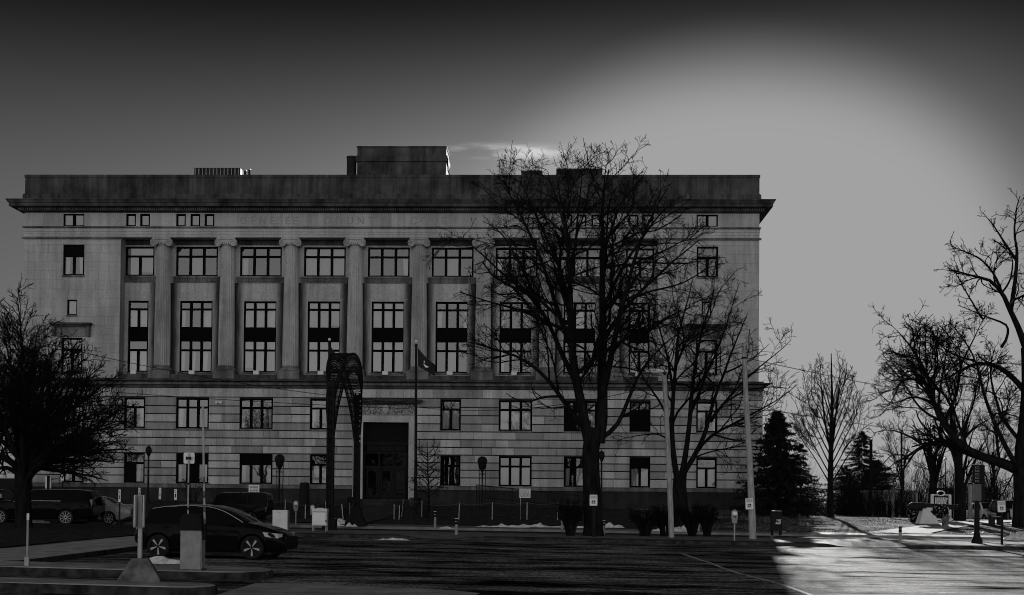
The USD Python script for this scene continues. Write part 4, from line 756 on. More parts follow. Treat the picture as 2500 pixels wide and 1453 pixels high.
# young tree by the entrance
Yy = on(1046, 1272)[1]; by = on(1046, 1272); rg_ = np.random.default_rng(4)
try_ = limbs_px([([(1046, 1274), (1047, 1220), (1044, 1160), (1043, 1110), (1042, 1078)], .075, .02, 0)], Yy, rg_)
lby = limbs_px([([(1045, 1215-9*k), (1045+s*rg_.uniform(12, 22), 1205-9*k-rg_.uniform(-2, 10)), (1045+s*(46-2.0*k+rg_.uniform(-12, 6)), 1200-9*k-rg_.uniform(0, 22))], .03, .009) for k in range(13) for s in (-1, 1)], Yy, rg_, .9)
tree('young_tree', 'small young bare tree with level twiggy branches beside the flagpole right of the entrance', by, lby, try_, 41, [(3.2, .5, 45, 5, .3, .06, .011), (4.0, .5, 45, 3, .3, .05, .009)])
# conifers
def conifer(px, py, top, halfw, seed, label, droop=.25, dens=1.0, bare=.02):
    rg = np.random.default_rng(seed); b = on(px, py); Y = b[1]; h = (py-top)/ppm(Y); hw = 1.45*halfw/ppm(Y); t = Thing('conifer', label, 'conifer', b)
    t.part('trunk', MB().tube([(0, 0, -.2), (0, 0, h*.98)], [.2, .02], 8).mesh(), M['bark'], smooth=True)
    V, F = [], []; n = int(300*dens); z = h*(bare+(1-bare)*rg.uniform(0, 1, n)**1.15); L = hw*(1-(z/h))**.75*rg.uniform(.3, 1.15, n)*(.62+.75*meshkit.noise(np.stack([1.6*np.cos(A_ := rg.uniform(0, 2*np.pi, n))+seed, 1.6*np.sin(A_), z*.8], -1)))+.12; a = A_; mb = MB()
    s = np.linspace(0, 1, 6); P = np.stack([L[:, None]*s*np.cos(a)[:, None], L[:, None]*s*np.sin(a)[:, None], z[:, None]-droop*L[:, None]*s**1.5+.12*L[:, None]*s**4], -1); mb.add(*tubes(P, np.linspace(.03, .008, 6)[None]*np.ones((n, 1)), 3))
    m = int(40*dens)+26; ix = rg.integers(0, n, n*m); u = rg.uniform(.12, 1, n*m)**.8*5; i = np.minimum(u.astype(int), 4); fr = (u-i)[:, None]; p = P[ix, i]*(1-fr)+P[ix, i+1]*fr
    d = unit(P[ix, i+1]-P[ix, i]); w = unit(np.cross(d, rg.normal(0, 1, d.shape))); tip = unit(d*.7+w*.9+[0, 0, -.1])*rg.uniform(.12, .36, (n*m, 1)); sd = unit(np.cross(tip, rg.normal(0, 1, d.shape)))*.045
    v = np.stack([p-sd, p+sd, p+tip], 1).reshape(-1, 3); mb.add(v, np.arange(len(v)).reshape(-1, 3)); t.part('crown', mb.mesh(), M['needle'])
conifer(1896, 1256, 1008, 84, 51, 'dark tall spruce tight against the right end of the courthouse', dens=1.6)
conifer(1955, 1257, 1085, 52, 52, 'slim dark conifer close behind the tall spruce, its right neighbour', dens=.9)
conifer(2104, 1258, 1056, 92, 53, 'broad dark conifer behind the upright bare tree on the park lawn', dens=1.5)
conifer(2140, 1257, 1125, 80, 54, 'low dark spreading conifer, right end of the conifer group', dens=1.7, droop=.1)
conifer(2062, 1257, 1140, 70, 55, 'small dark conifer just left of the broad conifer, behind the bare trunk', dens=.9)
# shrubs
def shrub(px, py, w, h, label, seed, n=26, stems=5, cat='shrub', group=None, name='shrub', fill=(4.0, 4.5), rm=.008, vase=.5):
    rg = np.random.default_rng(seed); b = on(px, py); Y = b[1]; W, H = w/ppm(Y)/2, h/ppm(Y); t = Thing(name, label, cat, b, group=group); L = []
    for k in range(n):
        a = rg.uniform(0, 2*np.pi); r = W*rg.uniform(.2, 1)**.6; p0 = [W*.25*math.cos(a)*rg.uniform(.2, 1), W*.25*math.sin(a), -.1]; e = [r*math.cos(a), r*math.sin(a), H*rg.uniform(.62, 1)]
        L.append((resample([p0, [e[0]*vase, e[1]*vase, H*.4], e], 8), np.linspace(.022, .008, 8)))
    P, R = np.stack([x[0] for x in L]), np.stack([x[1] for x in L]); mb = MB().add(*tubes(P, R, 4)); t.part('stems', mb.mesh(), M['bark'])
    cr = MB(); Q, S = P[:, 2:], R[:, 2:]
    for pm in fill: Q, S = sprout(rg, Q, S, pm, .38, 38, 4, .22, .06, rm, tmin=.2); cr.add(*tubes(Q, S, 3))
    t.part('twigs', cr.mesh(), M['twig'], kind='stuff')
for k, (px, py, w, h, lb) in enumerate([(1392, 1308, 62, 88, 'dark vase-shaped clipped shrub left of the big tree trunk, in the strip by the kerb'), (1575, 1309, 70, 72, 'clipped twiggy shrub, leftmost of the row right of the big tree'), (1622, 1309, 60, 78, 'clipped shrub in front of the street light pole base'),
      (1690, 1309, 62, 80, 'clipped shrub in the kerb strip directly in front of the second tree trunk'), (1727, 1310, 56, 82, 'clipped shrub at the right end of the row, left of the parking meter')]): shrub(px, py, w*1.25, h*.95, lb, 60+k, n=60, fill=(8, 8), rm=.011)
for k, (px, py, w, h, lb) in enumerate([(1165, 1232, 70, 80, 'wispy bare bush left of the wheelchair ramp, below the dark globe lamp'), (1337, 1232, 84, 80, 'wispy bare bush under the ground floor window left of the big tree'), (1232, 1226, 60, 66, 'wispy bare bush on the lawn behind the ramp railing'), (1612, 1236, 60, 84, 'bare bush below the window between big tree and street light'),
      (1726, 1238, 90, 84, 'bare bush below the last window at the right end'), (1560, 1236, 60, 50, 'low bare bush against the wall, right of the old lamp post'), (470, 1226, 90, 66, 'low bare bush at the courthouse wall behind the hatchback car'), (395, 1212, 90, 108, 'bare bush with long side twigs beside the left old lamp post'), (1020, 1232, 60, 40, 'low bare bush at the foot of the flagpole')]):
    shrub(px, py, w, h, lb, 80+k, n=20, fill=(2.2, 2.5), rm=.011)
shrub(1800, 1246, 120, 62, 'low dark bush at the courthouse corner behind the wooden pole', 99, n=40, fill=(6, 6), rm=.012)
# ---------------------------------------------------------------- street furniture
M['wood'] = mat('weathered_wood', 0.2, 0.44, rough=0.95, scale=3, spec=0.05, bump=0.6, bscale=12, stretch=(8, 8, .6), coords='world')
M['galv'] = mat('galvanised_steel', 0.30, 0.45, rough=0.45, spec=0.5, metal=0.4)
M['cab'] = mat('grey_cabinet', 0.22, 0.32, rough=0.65, spec=0.3, scale=5)
M['sign'] = mat('sign_white', 0.74, 0.85, rough=0.5, spec=0.3, scale=3)
M['ink'] = mat('sign_black', 0.01, 0.015, rough=0.6, spec=0.2)
M['iron'] = mat('painted_iron', 0.006, 0.010, rough=0.6, spec=0.12)
M['rope'] = mat('old_rope', .06, .1, rough=.9, spec=.05)
M['net'] = mat('fence_netting', 0.012, 0.02, rough=0.9, spec=0.05)
M['pale'] = mat('pale_stake', 0.40, 0.55, rough=0.8, scale=6)
M['conc2'] = mat('rough_concrete', 0.06, 0.20, rough=0.95, scale=4, spec=0.08, bump=0.8, bscale=25, detail=8)
def onb(px, py, dz=0): return on(px, py, dz)
def lift(py0, py1, Y): return (py1-py0)/ppm(Y)
# barrier gate on the long island
p = onb(464, 1393, .18); g = Thing('parking_gate', 'pale grey barrier cabinet with dark hood and its striped arm raised upright', 'parking gate', p)
g.part('cabinet', MB().cbox(-.22, .22, 0, .34, 0, .88, .012).mesh(), M['cab'])
g.part('plinth', MB().box(-.25, .25, -.03, .37, -.02, .03).mesh(), M['conc2'])
hp = Polygon([(-.235, .84), (.235, .84), (.225, 1.06), (.19, 1.16), (.12, 1.19), (-.12, 1.19), (-.19, 1.16), (-.225, 1.06)])
g.part('hood', MB().wall(hp, -.015, .355).mesh(), M['iron'], smooth=30)
g.part('side_plate', MB().box(.2205, .232, .03, .31, .05, .80).mesh(), M['galv'])
pv = np.array([.27, .12, .80]); tip = pv + [-.085, 0, 2.85]
mb = MB(); dk = MB()
for k in range(19):
    a, b = pv+(tip-pv)*(k/19-.06), pv+(tip-pv)*((k+1)/19-.06); (mb if k % 2 or k > 9 else dk).rod(a, b, .026, .024, 6)
ap = g.part('arm', mb.mesh(), M['galv']); g.part('stripe', dk.mesh(), M['conc2'], under=ap)
g.part('arm_clamp', MB().box(.233, .30, .06, .18, .64, .98).mesh(), M['iron'])
# small square sign on a thin pole behind it
p = onb(457, 1384, .18); t = Thing('sign_post', 'small square pale sign seen from behind on a thin jointed pole', 'sign', p); H_ = lift(1103, 1384, p[1]); s = lift(1103, 1130, p[1])
t.part('pole', MB().rod((0, 0, 0), (0, 0, H_-.02), .019, .017, 8).mesh(), M['galv'], smooth=True); t.part('joint_ring', MB().lathe([(.026, H_*.5), (.026, H_*.5+.05)], k=8).lathe([(.026, H_*.72), (.026, H_*.72+.04)], k=8).mesh(), M['iron'])
t.part('panel', MB().prism(sbox(-s/2, -s/2, s/2, s/2).buffer(-.03).buffer(.03), 0, .012).moved().apply_transform(trimesh.transformations.rotation_matrix(math.pi/2, [1, 0, 0])).apply_translation([0, .035, H_-s/2]), M['sign'])
m = MB()
for k in range(8): a = k*math.pi/4; m.rod((0, -.012, H_-s/2), (.075*math.cos(a), -.012, H_-s/2+.06*math.sin(a)), .006, .004, 4)
for a in (-.03, .03): m.box(a-.025, a+.025, -.02, -.005, H_-s/2-.03, H_-s/2+.025)
t.part('bracket', m.mesh(), M['iron'])
# concrete pyramid base with two panels on a post
p = onb(341, 1420, .17); t = Thing('portable_sign', 'sign post on a pyramid concrete base, two pale panels seen almost edge-on', 'sign', p); q = ppm(p[1])
b = .37; tp = .15; h = .43; v = [(-b, -b, .06), (b, -b, .06), (b, b, .06), (-b, b, .06), (-tp, -tp, h), (tp, -tp, h), (tp, tp, h), (-tp, tp, h), (-b, -b, 0), (b, -b, 0), (b, b, 0), (-b, b, 0)]
m = trimesh.Trimesh(v, []).convex_hull
t.part('base', trimesh.Trimesh(m.vertices @ trimesh.transformations.rotation_matrix(.25, [0, 0, 1])[:3, :3].T, m.faces), M['conc2'])
t.part('post', MB().box(-.035, .035, -.035, .035, h-.02, 1.60).mesh(), M['galv'])
for s, (yaw, dx) in enumerate(((100, -.085), (104.5, .06))):
    m = MB().prism(sbox(-.28, 0, .28, .60).buffer(-.04).buffer(.04), -.006, .006).mesh(); v = m.vertices; v = np.stack([v[:, 0], v[:, 2], v[:, 1]+1.0], 1); c_, s_ = math.cos(math.radians(yaw)), math.sin(math.radians(yaw))
    t.part('panel', trimesh.Trimesh(np.stack([v[:, 0]*c_-v[:, 1]*s_+dx, v[:, 0]*s_+v[:, 1]*c_, v[:, 2]], 1), m.faces), M['sign'])
# slim marker post
p = onb(66, 1381, .18); t = Thing('marker_post', 'slim pale marker post with a white top at the lower left corner', 'post', p); H_ = lift(1252, 1381, p[1])
t.part('post', MB().box(-.022, .022, -.01, .01, .16, H_-.14).mesh(), M['wood']); t.part('reflector', MB().cbox(-.02, .03, -.016, .004, H_-.142, H_, .004).mesh(), M['sign']); t.part('foot', MB().box(-.05, .045, -.03, .03, -.01, .19).mesh(), M['galv'])
# utility cabinet and newspaper box, near pavement
p = onb(685, 1296); t = Thing('utility_cabinet', 'plain white metal cabinet with two small vents above the car bonnet', 'cabinet', p); q = ppm(p[1]); w = 36/q/2; h = lift(1245, 1296, p[1])
t.part('body', MB().cbox(-w, w, -.2, .2, 0, h, .01).mesh(), M['white']); t.part('edge_strip', MB().box(w+.001, w+.03, -.17, .17, .02, h-.02).mesh(), M['galv'])
t.part('vent', MB().box(-.05, -.03, -.206, -.2, h-.12, h-.09).box(0, .02, -.206, -.2, h-.12, h-.09).mesh(), M['ink'])
p = onb(781, 1297); t = Thing('newspaper_box', 'white newspaper box on thin legs with a hinged front at the arch foot', 'newspaper box', p); q = ppm(p[1]); w = 36/q/2; h = lift(1240, 1297, p[1]); z0 = h-43/q
t.part('body', MB().cbox(-w, w, -.2, .2, z0, h-.03, .012).mesh(), M['white']); t.part('top', MB().cbox(-w-.012, w+.012, -.22, .22, h-.16, h-.031, .01).cbox(-.14, .16, -.1, .15, h-.03, h, .01).mesh(), M['white'])
t.part('slot', MB().box(-w+.03, w-.03, -.204, -.2, h-.185, h-.17).mesh(), M['ink']); t.part('door', MB().cbox(-w+.04, w-.06, -.215, -.201, z0+.05, h-.2, .006).mesh(), M['sign']); t.part('latch', MB().box(w-.05, w+.0, -.225, -.205, z0+.17, z0+.24).mesh(), M['ink'])
for x in (-w+.03, w-.03):
    for y in (-.16, .16): t.part('leg', MB().box(x-.015, x+.015, y-.015, y+.015, 0, z0).mesh(), M['galv'])
# parking meters
def meter(px, py, top, label, s=1.0, two=False):
    p = onb(px, py); H_ = lift(top, py, p[1]); t = Thing('parking_meter', label, 'parking meter', p); hh = .56*s
    t.part('pole', MB().rod((0, 0, 0), (0, 0, H_-hh+.02), .03).mesh(), M['galv'], smooth=True)
    pr = [(-.085*s, 0), (.085*s, 0), (.125*s, .2*s), (.13*s, .36*s)] + arcp(0, .40*s, .13*s, .16*s, 0, 180, 13) + [(-.13*s, .36*s), (-.125*s, .2*s)]
    hd = t.part('head', MB().wall(Polygon(pr), -.07, .07).mesh().apply_translation([0, 0, H_-hh]), M['cab'], smooth=35)
    t.part('window', MB().box(-.085*s, .085*s, -.075, -.071, H_-hh+.34*s, H_-hh+.48*s).mesh(), M['sign'], under=hd)
    t.part('coin_slot', MB().box(-.05*s, .0, -.08, -.071, H_-hh+.24*s, H_-hh+.29*s).box(.02*s, .06*s, -.08, -.071, H_-hh+.20*s, H_-hh+.28*s).mesh(), M['ink'], under=hd)
meter(1793, 1320, 1245, 'grey parking meter with bright display between the clipped shrubs and the wooden pole')
meter(722, 1281, 1222, 'parking meter standing between the white cabinet and the newspaper box', .95); meter(763, 1283, 1232, 'parking meter half hidden behind the white newspaper box', .95)
# bollards
def bollard(px, py, top, label):
    p = onb(px, py); h = lift(top, py, p[1]); t = Thing('bollard', label, 'bollard', p)
    t.part('post', MB().lathe([(.062, 0), (.062, h*.62), (0, h*.62)], k=16).mesh(), M['cab'], smooth=40)
    t.part('light_head', MB().lathe([(.066, h*.62), (.066, h-.05), (.075, h-.045), (.075, h-.012), (0, h)], k=16).mesh(), M['iron'], smooth=40)
    t.part('reflector', MB().lathe([(.077, h-.03), (.077, h-.012), (.05, h-.004)], k=16).box(-.04, -.02, -.07, -.062, h*.78, h*.82).box(.02, .04, -.07, -.062, h*.78, h*.82).mesh(), M['sign'])
for a in [(1114, 1306, 1265, 'dark bollard with bright cap at the kerb right of the dropped kerb'), (1062, 1287, 1248, 'dark bollard beside the young tree at the sidewalk'), (1372, 1292, 1257, 'dark bollard at the sidewalk behind the vase-shaped shrub'), (1474, 1306, 1270, 'dark bollard right of the accessible parking sign and big trunk'),
          (1706, 1297, 1262, 'dark bollard behind the clipped shrubs near the second tree'), (2198, 1325, 1284, 'bollard alone on the sunlit kerb below the cannon')]: bollard(*a)
# accessible parking signs
def disc(cx, cz, r, n=20): return Polygon([(cx+r*math.cos(2*math.pi*k/n), cz+r*math.sin(2*math.pi*k/n)) for k in range(n)])
def parking_sign(t, x, y, z0, w, h, tilt=0.0):
    """Panel with RESERVED PARKING and the wheelchair symbol, facing the viewer."""
    R = trimesh.transformations.rotation_matrix(tilt, [0, 1, 0]); T = trimesh.transformations.translation_matrix([x, y, z0])
    def put(mb): m = mb.mesh() if isinstance(mb, MB) else mb; return m.copy().apply_transform(T @ R)
    pn = t.part('panel', put(MB().wall(sbox(-w/2, 0, w/2, h).buffer(-.035).buffer(.035), -.004, .004)), M['sign'])
    for word, zz, hh in (('RESERVED', .80, .058), ('PARKING', .65, .056)):
        m = meshkit.text_mesh(word, hh*h/.46, .002); v = m.vertices; sc = min(1, .82*w/np.ptp(v[:, 0])); v = v*[sc, 1, 1]
        t.part('lettering', put(MB().add(np.stack([v[:, 0]-np.ptp(v[:, 0])/2, -.005-v[:, 2], v[:, 1]+zz*h], 1), m.faces)), M['ink'], under=pn)
    s = .46*w; c0 = .33*h; t.part('symbol_field', put(MB().wall(sbox(-s/2, c0-s/2, s/2, c0+s/2), -.0065, -.0045)), M['ink'], under=pn)
    L = shapely.LineString; u = s/10
    fig = unary_union([disc(-1.2*u, c0+3.4*u, .9*u), L([(-1.1*u, c0+2.4*u), (-.7*u, c0-.6*u), (1.6*u, c0-.6*u), (2.5*u, c0-3.2*u), (3.4*u, c0-2.9*u)]).buffer(.55*u), L([(-1.0*u, c0+1.1*u), (1.4*u, c0+1.1*u)]).buffer(.45*u),
                       L([(-.3*u+3.0*u*math.cos(a), c0-1.3*u+3.0*u*math.sin(a)) for a in np.radians(np.linspace(140, 345, 16))]).buffer(.45*u)])
    t.part('wheelchair_symbol', put(MB().wall(fig, -.0085, -.0066)), M['sign'], under=pn)
p = onb(1450, 1312); t = Thing('parking_sign', 'accessible parking sign on a dark post in front of the big tree trunk', 'sign', p); Y = p[1]
t.part('post', MB().box(-.07, .07, -.03, .05, 0, lift(1232, 1312, Y)).mesh(), M['iron']); parking_sign(t, -.03, -.05, lift(1235, 1312, Y), 18.5/ppm(Y), 26.5/ppm(Y))
p = onb(2446, 1330); t = Thing('parking_sign', 'accessible parking sign on a dark post at the sunlit right edge', 'sign', p); Y = p[1]
t.part('post', MB().box(-.04, .04, -.02, .04, 0, lift(1230, 1330, Y)).mesh(), M['iron']); parking_sign(t, -.02, -.04, lift(1251.5, 1330, Y), 18.5/ppm(Y), 27/ppm(Y), -.03)
# wooden pole with a lamp stub, street light on a wooden pole, wires
pp = onb(1838, 1316); Yp = pp[1]; t = Thing('utility_pole', 'tall leaning wooden pole at the right end of the courthouse with a sign', 'utility pole', pp)
top = at(1816, 846, Yp); P = resample([pp+[0, 0, -.1], at(1830, 1120, Yp), at(1822, 980, Yp), top], 14)
t.part('pole', MB().tube(P, np.linspace(.165, .09, 14), 12).mesh(), M['wood'], smooth=True, world=True)
t.part('collar', MB().tube([at(1817.2, 876, Yp), at(1817, 872, Yp)], .12, 12).mesh(), M['iron'], world=True)
a_ = at(1816, 846, Yp); t.part('lamp_stub', MB().tube([a_+[.0, -.12, -.25], a_+[.0, -.14, .1], a_+[.04, -.14, .16], a_+[.13, -.14, .1], a_+[.15, -.14, -.1]], .045, 8).mesh(), M['galv'], world=True, smooth=True)
t2 = Thing('parking_sign', 'accessible parking sign fixed to the leaning wooden pole', 'sign', at(1830, 1243.5, Yp-.26)); parking_sign(t2, 0, 0, 0, 18.5/ppm(Yp), 26.5/ppm(Yp), -.04)
pl = onb(1640, 1312); Yl = pl[1]; t = Thing('street_light', 'tall leaning wooden street light with a curved arm and lamp head', 'street light', pl)
top = at(1622, 917, Yl); t.part('pole', MB().tube(resample([pl+[0, 0, -.1], at(1632, 1120, Yl), top], 10), np.linspace(.125, .10, 10), 12).mesh(), M['wood'], smooth=True, world=True)
ar = resample([at(1622, 935, Yl-.16), at(1616, 915, Yl-.2), at(1609, 905.5, Yl-.25), at(1600, 904.5, Yl-.3)], 10); t.part('arm', MB().tube(ar, .055, 8).mesh(), M['galv'], smooth=True, world=True)
m = trimesh.creation.icosphere(2, 1.0); t.part('lamp_head', MB().add(m.vertices*[.40, .16, .11]+at(1599, 906, Yl-.3), m.faces).mesh(), M['white'], smooth=True, world=True)
def wire(a, b, sag, label, r=.016):
    s = np.linspace(0, 1, 24)[:, None]; P = np.asarray(a)*(1-s)+np.asarray(b)*s; P[:, 2] -= sag*4*(s*(1-s))[:, 0]
    t = Thing('overhead_wire', label, 'wire', P[0]); t.part('cable', MB().tube(P, r, 4).mesh(), M['iron'], world=True)
wire(at(-60, 795, 66), at(1000, 985, 70.5), .55, 'upper overhead wire falling from the left tree across the tall windows')
wire(at(-60, 930, 66), at(1000, 998, 70.5), .15, 'lower overhead wire from the left tree towards the arch')
wire(at(1000, 992, 70.5), at(1817, 873, Yp), 1.0, 'overhead wire rising behind the big tree to the wooden pole top')
wire(at(1817, 873, Yp), at(2560, 1000, 95), .3, 'upper overhead wire from the wooden pole across the sky to the right')
wire(at(1820, 990, Yp), at(2560, 1085, 95), .25, 'lower overhead wire from the wooden pole towards the right trees')
# steel lattice arch across the street
ax, ya, yb_ = -10.15, 59.75, 67.95; pz = float(zg(ax, ya)); t = Thing('street_arch', 'black steel lattice arch spanning the street in front of the entrance', 'arch', (ax, (ya+yb_)/2, pz))
ym = (yb_-ya)/2
def leg(s):
    y = s*(ym); mb = MB()
    for dx in (-.13, .13):
        for dy in (-.13, .13): mb.box(dx-.035, dx+.035, y+dy-.035, y+dy+.035, .0, 6.75)
    for k in range(15):
        z = .45+k*.43
        for f in (-1, 1):
            mb.rod((-.13*f, y-.13, z), (.13*f, y-.13, z+.43), .018, k=4); mb.rod((-.13*f, y+.13, z), (.13*f, y+.13, z+.43), .018, k=4); mb.rod((-.13, y-.13*f, z), (-.13, y+.13*f, z+.43), .018, k=4); mb.rod((.13, y-.13*f, z), (.13, y+.13*f, z+.43), .018, k=4)
    mb.box(-.11, .11, y-.11, y+.11, .4, 6.6)
    mb.box(-.2, .2, y-.2, y+.2, 6.55, 6.8); return mb
for s in (-1, 1):
    lg = t.part('leg', leg(s).mesh(), M['iron'])
    pd = MB().box(-.52, .52, s*ym-.52, s*ym+.52, -.02, .22).box(-.42, .42, s*ym-.42, s*ym+.42, .22, .4).lathe([(.40, .4), (.34, .7), (.30, .95), (.2, 1.0)], (0, s*ym, 0), 8) if s > 0 else MB().box(-.3, .3, s*ym-.3, s*ym+.3, -.02, .5)
    t.part('pedestal', pd.mesh(), M['iron'], under=lg)
n = 40; th = np.linspace(0, math.pi, n); oy, oz = -ym*np.cos(th), 6.4+2.1*np.sin(th)**1.15; iy = -(ym-.12)*np.cos(th); iz = 3.9+3.75*np.sin(th)**.8; xw = .08+.40*np.sin(th)**.8
for s in (-1, 1):
    r = t.part('rib', MB().tube(np.stack([s*xw, oy, oz], 1), .045, 6).tube(np.stack([s*xw, iy, iz], 1), .045, 6).mesh(), M['iron'], smooth=True); mb = MB()
    for k in range(1, n-2): mb.rod((s*xw[k], oy[k], oz[k]), (s*xw[k+1], iy[k+1], iz[k+1]), .014, k=4); mb.rod((s*xw[k], iy[k], iz[k]), (s*xw[k+1], oy[k+1], oz[k+1]), .014, k=4)
    t.part('lattice', mb.mesh(), M['iron'], under=r, kind='stuff')
mb = MB()
for k in range(1, n-1):
    mb.rod((-xw[k], oy[k], oz[k]), (xw[k], oy[k], oz[k]), .018, k=4); mb.rod((-xw[k], iy[k], iz[k]), (xw[k], iy[k], iz[k]), .016, k=4)
    if k < n-2: mb.rod((-xw[k], oy[k], oz[k]), (xw[k+1], oy[k+1], oz[k+1]), .013, k=4)
t.part('cross_bars', mb.mesh(), M['iron'], kind='stuff')
mb = MB()
for k in range(9): m = trimesh.creation.icosphere(1, .035); mb.add(m.vertices+[.17, ym-.18, 4.4+.26*k-.0], m.faces)
t.part('bulbs', mb.mesh(), M['sign'], kind='stuff')
# flagpoles
def flagpole(px, py, ptop, Yf, label, flag):
    b = at(px, py, Yf); b[2] = float(zg(b[0], b[1])); top = at(px+1.5, ptop, Yf); t = Thing('flagpole', label, 'flagpole', b); k = ppm(Yf)
    t.part('pole', MB().tube([b, top-[0, 0, .25]], [.11, .07], 12).mesh(), M['iron'], smooth=True, world=True); m = trimesh.creation.icosphere(2, .1)
    t.part('finial', MB().add(m.vertices+top-[0, 0, .08], m.faces).mesh(), M['white'], smooth=True, world=True); t.part('truck', MB().lathe([(.1, 0), (.12, .1), (.06, .16)], top-[0, 0, .42], 12).mesh(), M['iron'], world=True)
def flagmesh(c, Yf, s0=0, s1=1, t0=0, t1=1, n=14, m=8, off=0.0):
    """Flag cloth between four pixel corners (hoist top, fly top, fly bottom, hoist bottom), waving in depth."""
    C_ = [at(*q, Yf) for q in c]; V = []
    for i in np.linspace(s0, s1, n):
        for j in np.linspace(t0, t1, m):
            p = (C_[0]*(1-i)+C_[1]*i)*(1-j)+(C_[3]*(1-i)+C_[2]*i)*j; p = p+[0, .16*math.sin(i*7+j*1.5)*i-off, -.10*math.sin(i*math.pi)*(1-j)]; V.append(p)
    f = [[a*m+b, (a+1)*m+b, (a+1)*m+b+1, a*m+b+1] for a in range(n-1) for b in range(m-1)]; return MB().add(V, f).mesh()
Yf = 86.0; flagpole(1014.5, 1244, 831, Yf, 'black flagpole with a pale ball top right of the entrance', 0); fc = [(1019.5, 848), (1063, 891), (1061, 918), (1020.5, 894)]
t = Thing('flag', 'black flag with a small white emblem hanging from the right flagpole', 'flag', at(1019.5, 894, Yf)); c1 = t.part('cloth', flagmesh(fc, Yf), M['ink'], smooth=True, world=True)
em = MB(); th = np.linspace(0, 1, 12); pts = [(.34+.30*u, .66+.16*math.sin(u*math.pi)-.10*u) for u in th]+[(.34+.30*u, .60+.04*math.sin(u*math.pi)-.06*u) for u in th[::-1]]
C_ = [at(*q, Yf) for q in fc]
def fl(i, j, off=.012): p = (C_[0]*(1-i)+C_[1]*i)*(1-j)+(C_[3]*(1-i)+C_[2]*i)*j; return p+[0, .16*math.sin(i*7+j*1.5)*i-off, -.10*math.sin(i*math.pi)*(1-j)]
V = [fl(*q) for q in pts]; em.add(V, [[k, k+1, 22-k, 23-k] for k in range(11)]); V = [fl(.38+.03*math.cos(a), .46+.09*math.sin(a)) for a in np.linspace(0, 2*np.pi, 9)[:-1]]; em.add(V, [[0, 1, 2, 3], [0, 3, 4, 7], [4, 5, 6, 7]])
t.part('emblem', em.mesh(), M['sign'], under=c1, world=True)
Yg = 84.0; flagpole(803, 1246, 826, Yg, 'flagpole with a pale ball top partly hidden behind the arch', 0); fc2 = [(806.5, 843), (826, 868), (823, 908), (807, 902)]
t = Thing('flag', 'drooping flag with pale stripes on the left flagpole behind the arch', 'flag', at(806.5, 902, Yg)); c1 = t.part('cloth', flagmesh(fc2, Yg), M['ink'], smooth=True, world=True)
for k in range(6): t.part('stripe', flagmesh(fc2, Yg, .02 if k > 2 else .45, .98, .08+.15*k, .15+.15*k, off=.012, m=3), M['sign'], under=c1, smooth=True, world=True)
# old lamp posts on the lawn, globe lamps beside the entrance
def lamp_post(px, py, top, label):
    p = onb(px, py); H_ = lift(top, py, p[1]); t = Thing('lamp_post', label, 'lamp post', p)
    t.part('pole', MB().lathe([(.16, 0), (.16, .25), (.09, .4), (.075, 1.2), (.055, H_-.85), (.1, H_-.82), (.1, H_-.75)], k=14).mesh(), M['iron'], smooth=40)
    t.part('lantern', MB().lathe([(.1, H_-.75), (.2, H_-.6), (.23, H_-.42), (.19, H_-.26)], k=14).mesh(), M['iron'], smooth=40); t.part('cap', MB().lathe([(.22, H_-.26), (.12, H_-.14), (.04, H_-.1), (.02, H_), (0, H_)], k=14).mesh(), M['iron'], smooth=40)
lamp_post(361, 1230, 1084, 'old black lamp post with lantern head behind the hatchback, left of the windows'); lamp_post(1468, 1246, 1098, 'old black lamp post with lantern head just right of the big tree trunk')
for px, lb in ((682, 'dark globe lamp on an iron tripod left of the entrance'), (1177, 'dark globe lamp on an iron tripod right of the entrance, at the ramp')):
    Yq = 91.0; b = at(px, 1196 if px < 900 else 1200, Yq); k = ppm(Yq); b[2] = float(zg(b[0], Yq)); zc_ = fz(px, 1121 if px < 900 else 1126, Yq)-b[2]; t = Thing('globe_lamp', lb, 'lamp', b); m = trimesh.creation.icosphere(3, .345)
    t.part('globe', MB().add(m.vertices+[0, 0, zc_], m.faces).mesh(), M['iron'], smooth=True); t.part('bowl', MB().lathe([(.3, zc_-.2), (.27, zc_-.4), (.14, zc_-.6), (.07, zc_-.75), (.05, zc_-1.0)], k=18).mesh(), M['iron'], smooth=True)
    for a in (.5, 2.6, 4.7): t.part('leg', MB().tube([(.27*math.cos(a), .27*math.sin(a), zc_-.38), (.22*math.cos(a), .22*math.sin(a), .0)], .03, 6).mesh(), M['iron'])
    t.part('stem', MB().rod((0, 0, 0), (0, 0, zc_-.9), .05).mesh(), M['iron']); t.part('ring', MB().lathe([(.25, zc_-.93), (.25, zc_-.87), (.21, zc_-.87), (.21, zc_-.93), (.25, zc_-.93)], k=18).mesh(), M['iron'])
p = onb(743, 1220); p[1] = 88; p = at(743, 1212, 88.0); p[2] = float(zg(p[0], 88)); h = fz(743, 1177.5, 88)-p[2]; t = Thing('litter_bin', 'dark rounded bin on the lawn left of the arch', 'bin', p)
t.part('body', MB().lathe([(.30, 0), (.33, .1), (.335, h-.3), (.32, h-.12)], k=20).mesh(), M['iron'], smooth=40); t.part('lid', MB().lathe([(.325, h-.12), (.30, h-.05), (.2, h-.01), (0, h)], k=20).mesh(), M['iron'], smooth=40)
